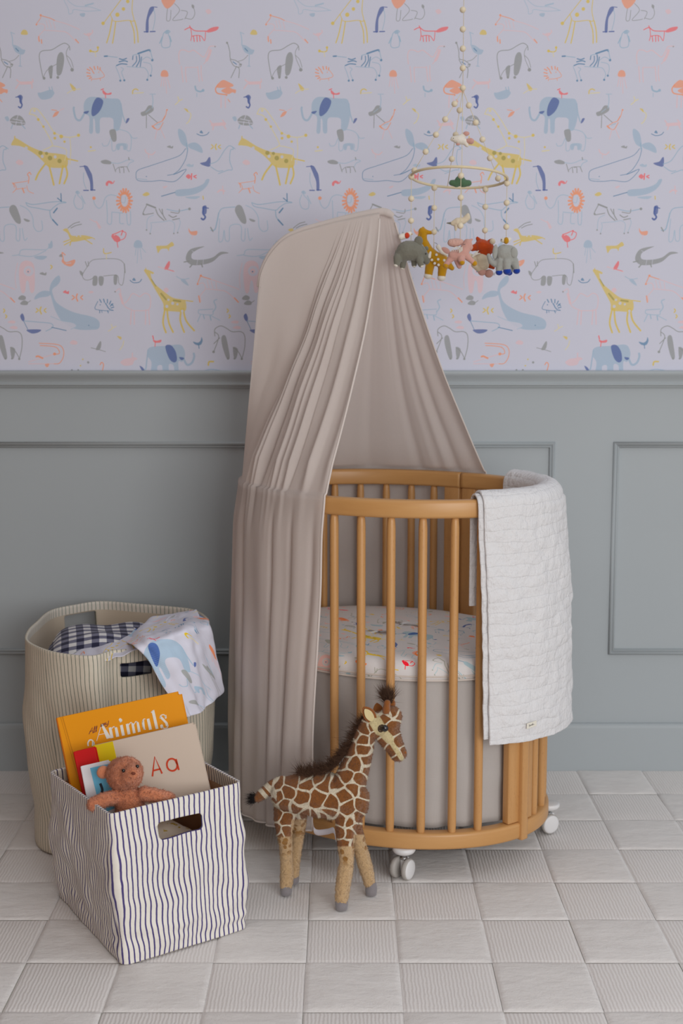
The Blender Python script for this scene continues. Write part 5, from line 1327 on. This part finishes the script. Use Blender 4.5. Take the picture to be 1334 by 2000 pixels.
M_gb = felt('brown_plush', (150, 88, 38), 420, 0.7, 0.003); M_gc = felt('cream_plush', (220, 200, 150), 420, 0.6, 0.002)
for s, xx in ((-1, 1055), (1, 1092)):
    obj('ossicone', blob([[(G(xx, 215, -0.932 + s * 0.010), g_(30)), (G(xx + 3, 175, -0.932 + s * 0.012), g_(24)), (G(xx + 5, 160, -0.932 + s * 0.012), g_(26))]], 0.0022, 2), M_gb, gir)
def leaf(tip, base, wdt, thick, nrm):
    ax = (tip - base); L = ax.length; ax.normalize(); sd = ax.cross(nrm).normalized(); P = []
    for i in range(13):
        t = i / 12; w_ = wdt * (math.sin(PI * min(1, t * 0.92 + 0.06)) ** 0.7); row = []
        for j in range(13):
            a = 2 * PI * j / 12; cupp = -0.25 * wdt * (1 - math.cos(a) ** 2) * 0
            row.append(base + ax * L * t + sd * w_ * math.cos(a) + nrm * (thick * math.sin(a) * (w_ / wdt + .1) - 0.35 * wdt * (1 - abs(math.cos(a)) ** 2) * (w_ / wdt)))
        P.append(row)
    me = grid_mesh(P); bm = bmesh.new(); bm.from_mesh(me); bmesh.ops.remove_doubles(bm, verts=bm.verts, dist=1e-5); bmesh.ops.holes_fill(bm, edges=bm.edges, sides=20)
    return from_bm(bm)
ea = obj('ear', leaf(G(888, 190, -0.962), G(975, 300, -0.950), g_(46), 0.003, Vector((0.35, -0.9, 0.1)).normalized()), M_gb, gir)
obj('inner_ear', leaf(G(898, 205, -0.9655), G(962, 290, -0.9545), g_(30), 0.002, Vector((0.35, -0.9, 0.1)).normalized()), M_gc, ea)
obj('ear', leaf(G(985, 160, -0.90), G(1010, 270, -0.912), g_(40), 0.003, Vector((0.2, -0.9, 0.1)).normalized()), M_gb, gir)
obj('eye_patch', sphere(G(1030, 345, -0.9565), g_(40), (1, 0.30, 0.85), 3), plain('dark_eye_plush', (74, 56, 44), 0.9), gir)
obj('eye', sphere(G(1044, 343, -0.9655), g_(25), (1, .8, 1), 3), M_eye, gir)
obj('eye', sphere(G(1080, 343, -0.908), g_(20), (1, .7, 1), 3), M_eye, gir)
obj('nostril', sphere(G(1190, 518, -0.948), g_(13), (1, 1, 1)), M_gb, gir)
# tie ribbon of the skirt hanging behind the toy
rb = [at(x, y, Y=-0.79) for x, y in ((612, 1612), (614, 1622), (622, 1626), (640, 1624), (652, 1622), (656, 1640))]
c = catmull(rb, 6); P = []
for i, p in enumerate(c): P.append([p + Vector((0, 0.0, 0.0065)), p, p - Vector((0, 0.001, 0.0065))])
rbo = obj('tie_ribbon', baked(grid_mesh(P), [('SOLIDIFY', dict(thickness=0.001, offset=0))]), plain('white_cotton_tape', (222, 216, 222), 0.9), None)
tag(rbo, 'white cotton tie tape by the lower cot rail behind the giraffe', 'ribbon')

# ------------------------------------------------------------------ baby mobile
MY = -0.46
mob = thing('baby_mobile', 'baby mobile ring of pale wood with strings of wooden beads', 'mobile', (0, 0, 0))
M_bead = plain('pale_wooden_bead', (226, 212, 186), 0.55, 60, 0.1); M_ring = plain('pale_wooden_ring', (222, 206, 172), 0.5, 60, 0.1); M_str = plain('cream_cord', (226, 212, 180), 0.8)
rc = at(897, 347, Y=MY); rcx, rcz = rc.x, rc.z
RR = 0.5 * (990 - 803) / pxm(MY, rcz)
def ringp(a):
    return Vector((rcx + RR * math.cos(a), MY + RR * math.sin(a), rcz - 0.005 * math.cos(a) - 0.012 * math.sin(a)))
mob.location = (rcx, MY, rcz)
obj('ring', tube([ringp(2 * PI * k / 64) for k in range(64)], 0.0032, 10, True), M_ring, mob)
apex = at(904, 176, Y=MY)
BR = 0.0072
bead_me = sphere((0, 0, 0), BR, sub=3); bead_me.materials.append(M_bead); bead_me.polygons.foreach_set('use_smooth', [True] * len(bead_me.polygons))
def bead(p, k=1.0):
    o = bpy.data.objects.new('bead', bead_me); COL.objects.link(o); o.parent = mob; o.matrix_parent_inverse = mob.matrix_basis.inverted(); o.location = p; o.scale = (k, k, k); return o
def cord(a, b, r=0.0007, parent=mob, name='cord'): return obj(name, tube([a, b], r, 6), M_str, parent)
for y in (19, 57, 95, 133, 172): bead(at(904, y, Y=MY))
cord(apex, Vector((apex.x, MY, 2.749)))
for ang, tt in ((PI, (.16, .34, .52, .72, .94)), (R(25), (.16, .34, .52, .72, .94)), (R(100), (.2, .45, .7))):
    e = ringp(ang); cord(apex, e)
    for t in tt: bead(apex.lerp(e, t))
hang = {'rhino': (805, PI, (345, 388, 431), 470), 'giraffe': (848.5, None, (367, 406, 453), 490), 'horse': (899.5, None, (343, 386, 441), 478), 'fox': (947.5, None, (370, 404, 450), 470), 'elephant': (987, 0, (358, 396, 443), 474)}
HY = {}
for k, (px, ang, ys, yend) in hang.items():
    if ang is None:
        back = k in ('giraffe', 'fox'); x = (px - 667) / pxm(MY + (0.1 if back else -0.1), rcz)
        cs = max(-1, min(1, (x - rcx) / RR)); ang = math.acos(cs) * (1 if back else -1)
    p = ringp(ang); HY[k] = p.y
    bot_ = at(px, yend, Y=p.y); bot_.x = p.x
    cord(p + Vector((0, 0, 0.004)), bot_)
    for y in ys: q_ = at(px, y, Y=p.y); q_.x = p.x; bead(q_)
KT = 4.447
def toyf(key):
    Y0_ = HY[key]; kk = KT * pxm(Y0_, 1.4)
    return (lambda x, y, dy=0.0: at(750 + x / KT, 420 + y / KT, Y=Y0_ + dy)), (lambda v: v / kk)
GRP = None
F = dict(gr=felt('grey_green_felt', (126, 124, 112), 600), must=felt('mustard_felt', (194, 142, 24), 600), wh=felt('white_felt', (232, 224, 212), 600), pk=felt('pink_felt', (208, 158, 146), 600), pk2=felt('pale_pink_fluff', (222, 176, 162), 250, 0.9, 0.004),
         rust=felt('rust_felt', (186, 70, 22), 600), cream=felt('cream_felt', (222, 206, 180), 600), lg=felt('light_grey_felt', (166, 166, 160), 600), blue=felt('blue_felt', (28, 62, 160), 600), red=felt('red_felt', (206, 66, 36), 600), green=felt('green_felt', (84, 116, 86), 600))
# rhino
T, k = toyf('rhino'); VX = 0.0016
o = thing('felt_rhino', 'grey felt rhino hanging at the left of the mobile', 'felt toy', T(230, 330), 'felt animals of the baby mobile')
obj('body', blob([[(T(150, 345), k(62)), (T(200, 310), k(88)), (T(270, 310), k(86)), (T(320, 335), k(58)), (T(362, 375), k(38)), (T(368, 398), k(32))],
    [(T(120, 370, -.008), k(40)), (T(112, 425, -.01), k(26))], [(T(165, 390, .012), k(34)), (T(162, 445, .012), k(27))], [(T(262, 380, .012), k(30)), (T(262, 428, .014), k(24))], [(T(310, 390, -.012), k(32)), (T(322, 432, -.012), k(25))]], VX, 4), F['gr'], o)
for x, y, d, r in ((105, 436, -.011, 21), (160, 457, .012, 22), (325, 440, -.012, 22), (262, 440, .014, 19)): obj('foot', sphere(T(x, y, d), k(r), (1, 1, .8)), F['wh'], o)
obj('ear', sphere(T(300, 225, -.012), k(40), (1, .35, 1.05), 3, Matrix.Rotation(-.4, 3, 'Z')), F['gr'], o); obj('ear', sphere(T(368, 290, .008), k(20), (1, .5, 1)), F['gr'], o)
obj('horn', blob([[(T(392, 362, -.004), k(17)), (T(404, 322, -.004), k(8))]], 0.0012, 1), F['wh'], o); obj('eye', sphere(T(364, 336, -.0145), k(7)), M_eye, o)
b = obj('bird', blob([[(T(150, 190), k(26)), (T(185, 180), k(26)), (T(222, 162), k(20))]], 0.0013, 2), F['wh'], o)
obj('wing', sphere(T(200, 178, -.004), k(27), (.9, .8, 1)), F['red'], b); obj('beak', sphere(T(240, 166), k(8)), F['must'], b)
# giraffe
T, k = toyf('giraffe')
o = thing('felt_giraffe', 'mustard felt giraffe with white dots hanging at the back of the mobile', 'felt toy', T(440, 350), 'felt animals of the baby mobile')
obj('body', blob([[(T(330, 140), k(32)), (T(372, 150), k(20)), (T(408, 153), k(15))], [(T(338, 150), k(30)), (T(348, 230), k(33)), (T(385, 310), k(44)), (T(430, 370), k(62)), (T(500, 400), k(60)), (T(535, 410), k(48))],
    [(T(400, 430), k(42)), (T(388, 510), k(36))], [(T(510, 450), k(42)), (T(502, 520), k(36))], [(T(560, 430), k(30)), (T(592, 462), k(20))], [(T(318, 150), k(16)), (T(302, 190), k(12))], [(T(345, 120), k(12)), (T(340, 112), k(12))]], VX, 4), F['must'], o)
for x, y in ((384, 528), (500, 545)): obj('foot', sphere(T(x, y), k(38), (1, 1, .75), 3), F['wh'], o)
for x, y in ((415, 390), (455, 345), (470, 385), (523, 393), (473, 433), (532, 442), (440, 420)): obj('dot', sphere(T(x, y, -.0198 if x < 520 else -.0165), k(12), (1, .35, 1)), F['wh'], o)
b = obj('butterfly_body', blob([[(T(470, 275, -.02), k(20)), (T(500, 320, -.02), k(17)), (T(545, 345, -.02), k(11))]], 0.0012, 2), F['wh'], o)
obj('wing', sphere(T(535, 308, -.022), k(42), (1, .25, .6), 3, Matrix.Rotation(.5, 3, 'Y')), F['pk'], b); obj('antenna', tube(catmull([T(468, 262, -.02), T(455, 246, -.02), T(436, 240, -.02)], 4), 0.0005, 5), M_eye, b)
# horse
T, k = toyf('horse')
o = thing('felt_unicorn', 'pink felt unicorn with mustard hooves hanging at the front of the mobile', 'felt toy', T(650, 350), 'felt animals of the baby mobile')
obj('body', blob([[(T(600, 350), k(44)), (T(650, 350), k(52)), (T(690, 330), k(50)), (T(715, 270), k(42)), (T(725, 245), k(38)), (T(745, 280), k(28))], [(T(590, 370), k(32)), (T(535, 432), k(20))], [(T(635, 380, .006), k(32)), (T(650, 440, .006), k(22))], [(T(670, 380, -.01), k(34)), (T(680, 410, -.012), k(24))], [(T(710, 350), k(32)), (T(775, 412), k(20))], [(T(748, 222), k(16)), (T(770, 210), k(6))]], VX, 4), F['pk'], o)
for x, y, d in ((538, 438, 0), (678, 412, -.013), (786, 420, 0)): obj('hoof', sphere(T(x, y, d), k(25)), F['must'], o)
obj('hoof', sphere(T(655, 446, .006), k(22)), F['pk'], o)
obj('fluffy_mane', blob([[(T(585, 240, .004), k(34)), (T(620, 240, .004), k(38)), (T(665, 235, .002), k(28))]], 0.0018, 2), F['pk2'], o)
for q_ in range(6): obj('ribbon_curl', tube(catmull([T(580 + q_ * 18, 320, -.016), T(600 + q_ * 16, 290 - q_ % 2 * 10, -.020), T(640 + q_ * 8, 280, -.018), T(655 + q_ * 5, 330 - q_ * 4, -.021)], 5), 0.0006, 5), F['wh'], o)
obj('eye', tube(catmull([T(684, 250, -.0135), T(695, 258, -.0135), T(706, 250, -.0135)], 3), 0.0005, 5), M_eye, o)
# fox / squirrel shape
T, k = toyf('fox')
o = thing('felt_fox', 'rust and cream felt fox hanging upside down at the back of the mobile', 'felt toy', T(870, 350), 'felt animals of the baby mobile')
obj('body', blob([[(T(850, 270), k(62)), (T(900, 290), k(58)), (T(860, 350), k(50))], [(T(830, 230), k(26)), (T(810, 200), k(14))], [(T(915, 240), k(26)), (T(935, 215), k(14))], [(T(795, 280), k(32)), (T(770, 290), k(26))], [(T(900, 380), k(36)), (T(915, 440), k(22)), (T(950, 458), k(14))]], VX, 4), F['rust'], o)
obj('belly', blob([[(T(850, 385, -.002), k(62)), (T(860, 430, -.002), k(56))], [(T(800, 390, -.002), k(34)), (T(742, 350, -.002), k(20))], [(T(790, 430, 0), k(34)), (T(840, 470, 0), k(36))]], VX, 4), F['cream'], o)
for x, y in ((852, 490), (912, 508)): obj('paw', sphere(T(x, y), k(38), (1, 1, .95), 3), F['pk'], o)
obj('pompom', sphere(T(942, 230, -.008), k(26), (1, 1, 1), 3), F['cream'], o)
obj('whisker_tuft', blob([[(T(770, 360, -.012), k(10)), (T(820, 310, -.014), k(5))], [(T(780, 350, -.012), k(9)), (T(835, 330, -.014), k(4))]], 0.0012, 1), F['wh'], o)
# elephant
T, k = toyf('elephant')
o = thing('felt_elephant', 'light grey felt elephant with blue feet hanging at the right of the mobile', 'felt toy', T(1060, 350), 'felt animals of the baby mobile')
obj('body', blob([[(T(1040, 330), k(74)), (T(1090, 335), k(74)), (T(1080, 370), k(72))], [(T(1010, 400, -.006), k(36)), (T(1000, 478, -.006), k(30))], [(T(1065, 410, -.012), k(38)), (T(1068, 470, -.012), k(32))], [(T(1130, 400), k(38)), (T(1150, 465), k(28))], [(T(1090, 420, .012), k(34)), (T(1092, 480, .012), k(28))],
    [(T(965, 425, -.004), k(26)), (T(930, 405, -.004), k(25)), (T(912, 360, -.004), k(19)), (T(908, 350, -.004), k(17))], [(T(1000, 400), k(40)), (T(960, 425, -.004), k(26))]], VX, 4), F['lg'], o)
for x, y, d, r in ((1000, 497, -.006, 31), (1070, 488, -.012, 36), (1152, 485, 0, 31), (1090, 503, .012, 26)): obj('foot', sphere(T(x, y, d), k(r), (1, 1, .88), 3), F['blue'], o)
obj('ear', sphere(T(965, 320, -.010), k(56), (.42, .3, 1.15), 3, Matrix.Rotation(.1, 3, 'Y')), F['lg'], o); obj('ear', sphere(T(1130, 325, -.018), k(44), (.7, .3, 1), 3), F['lg'], o)
b = obj('bird', blob([[(T(1030, 218), k(20)), (T(1065, 222), k(27)), (T(1092, 210), k(16))]], 0.0013, 2), F['wh'], o); obj('wing', sphere(T(1062, 222, -.003), k(29), (.85, .85, 1.05)), F['must'], b); obj('eye', sphere(T(1022, 214, -.006), k(5)), M_eye, b)
# birds and leaf cluster on the centre cord
def H(x, y, Y=MY): return at(750 + x / 4.303, 180 + y / 4.303, Y=Y)
kh = 4.303 * pxm(MY, 1.6)
cord(apex, H(648, 1150)); 
o = thing('felt_bird', 'white felt bird with pink wings at the top of the mobile', 'felt toy', H(650, 400), 'felt animals of the baby mobile')
obj('body', blob([[(H(560, 400), 5 / kh), (H(585, 392), 24 / kh), (H(625, 400), 36 / kh), (H(680, 415), 28 / kh), (H(700, 450), 14 / kh)], [(H(640, 380), 22 / kh), (H(690, 350), 20 / kh)]], 0.0013, 3), F['wh'], o)
obj('wing', sphere(H(692, 348, MY - .004), 27 / kh, (1, .5, .7), 3), F['pk'], o); obj('tail', blob([[(H(700, 410, MY - .002), 20 / kh), (H(732, 412, MY - .002), 26 / kh)]], 0.0013, 2), F['pk'], o); obj('wing', sphere(H(622, 438, MY - .004), 18 / kh, (1, .6, .6)), F['pk'], o); obj('eye', sphere(H(584, 388, MY - .0055), 5 / kh), M_eye, o)
o = thing('felt_bird', 'grey felt bird with a dark beak hanging lowest on the centre cord', 'felt toy', H(630, 1110), 'felt animals of the baby mobile')
obj('body', blob([[(H(575, 1102), 18 / kh), (H(620, 1090), 36 / kh), (H(670, 1080), 28 / kh), (H(700, 1055), 26 / kh), (H(705, 1030), 14 / kh)], [(H(610, 1110), 24 / kh), (H(602, 1160), 8 / kh)]], 0.0013, 3), F['cream'], o)
obj('beak', blob([[(H(568, 1102), 12 / kh), (H(528, 1100), 4 / kh)]], 0.0011, 1), F['gr'], o)
obj('wing', sphere(H(640, 1085, MY - .006), 24 / kh, (1.2, .4, .7), 3), F['lg'], o)
o = thing('felt_leaf_cluster', 'green felt leaf cluster hanging inside the mobile ring', 'felt toy', H(640, 755), 'felt animals of the baby mobile')
obj('body', blob([[(H(570, 762), 25 / kh), (H(610, 770), 30 / kh), (H(640, 740), 42 / kh), (H(665, 765), 34 / kh), (H(712, 765), 26 / kh)]], 0.0013, 3), F['green'], o)
# quilt label
nq = ell_n(QF + 0.5); lp = at(1040, 1419, Y=-0.66)
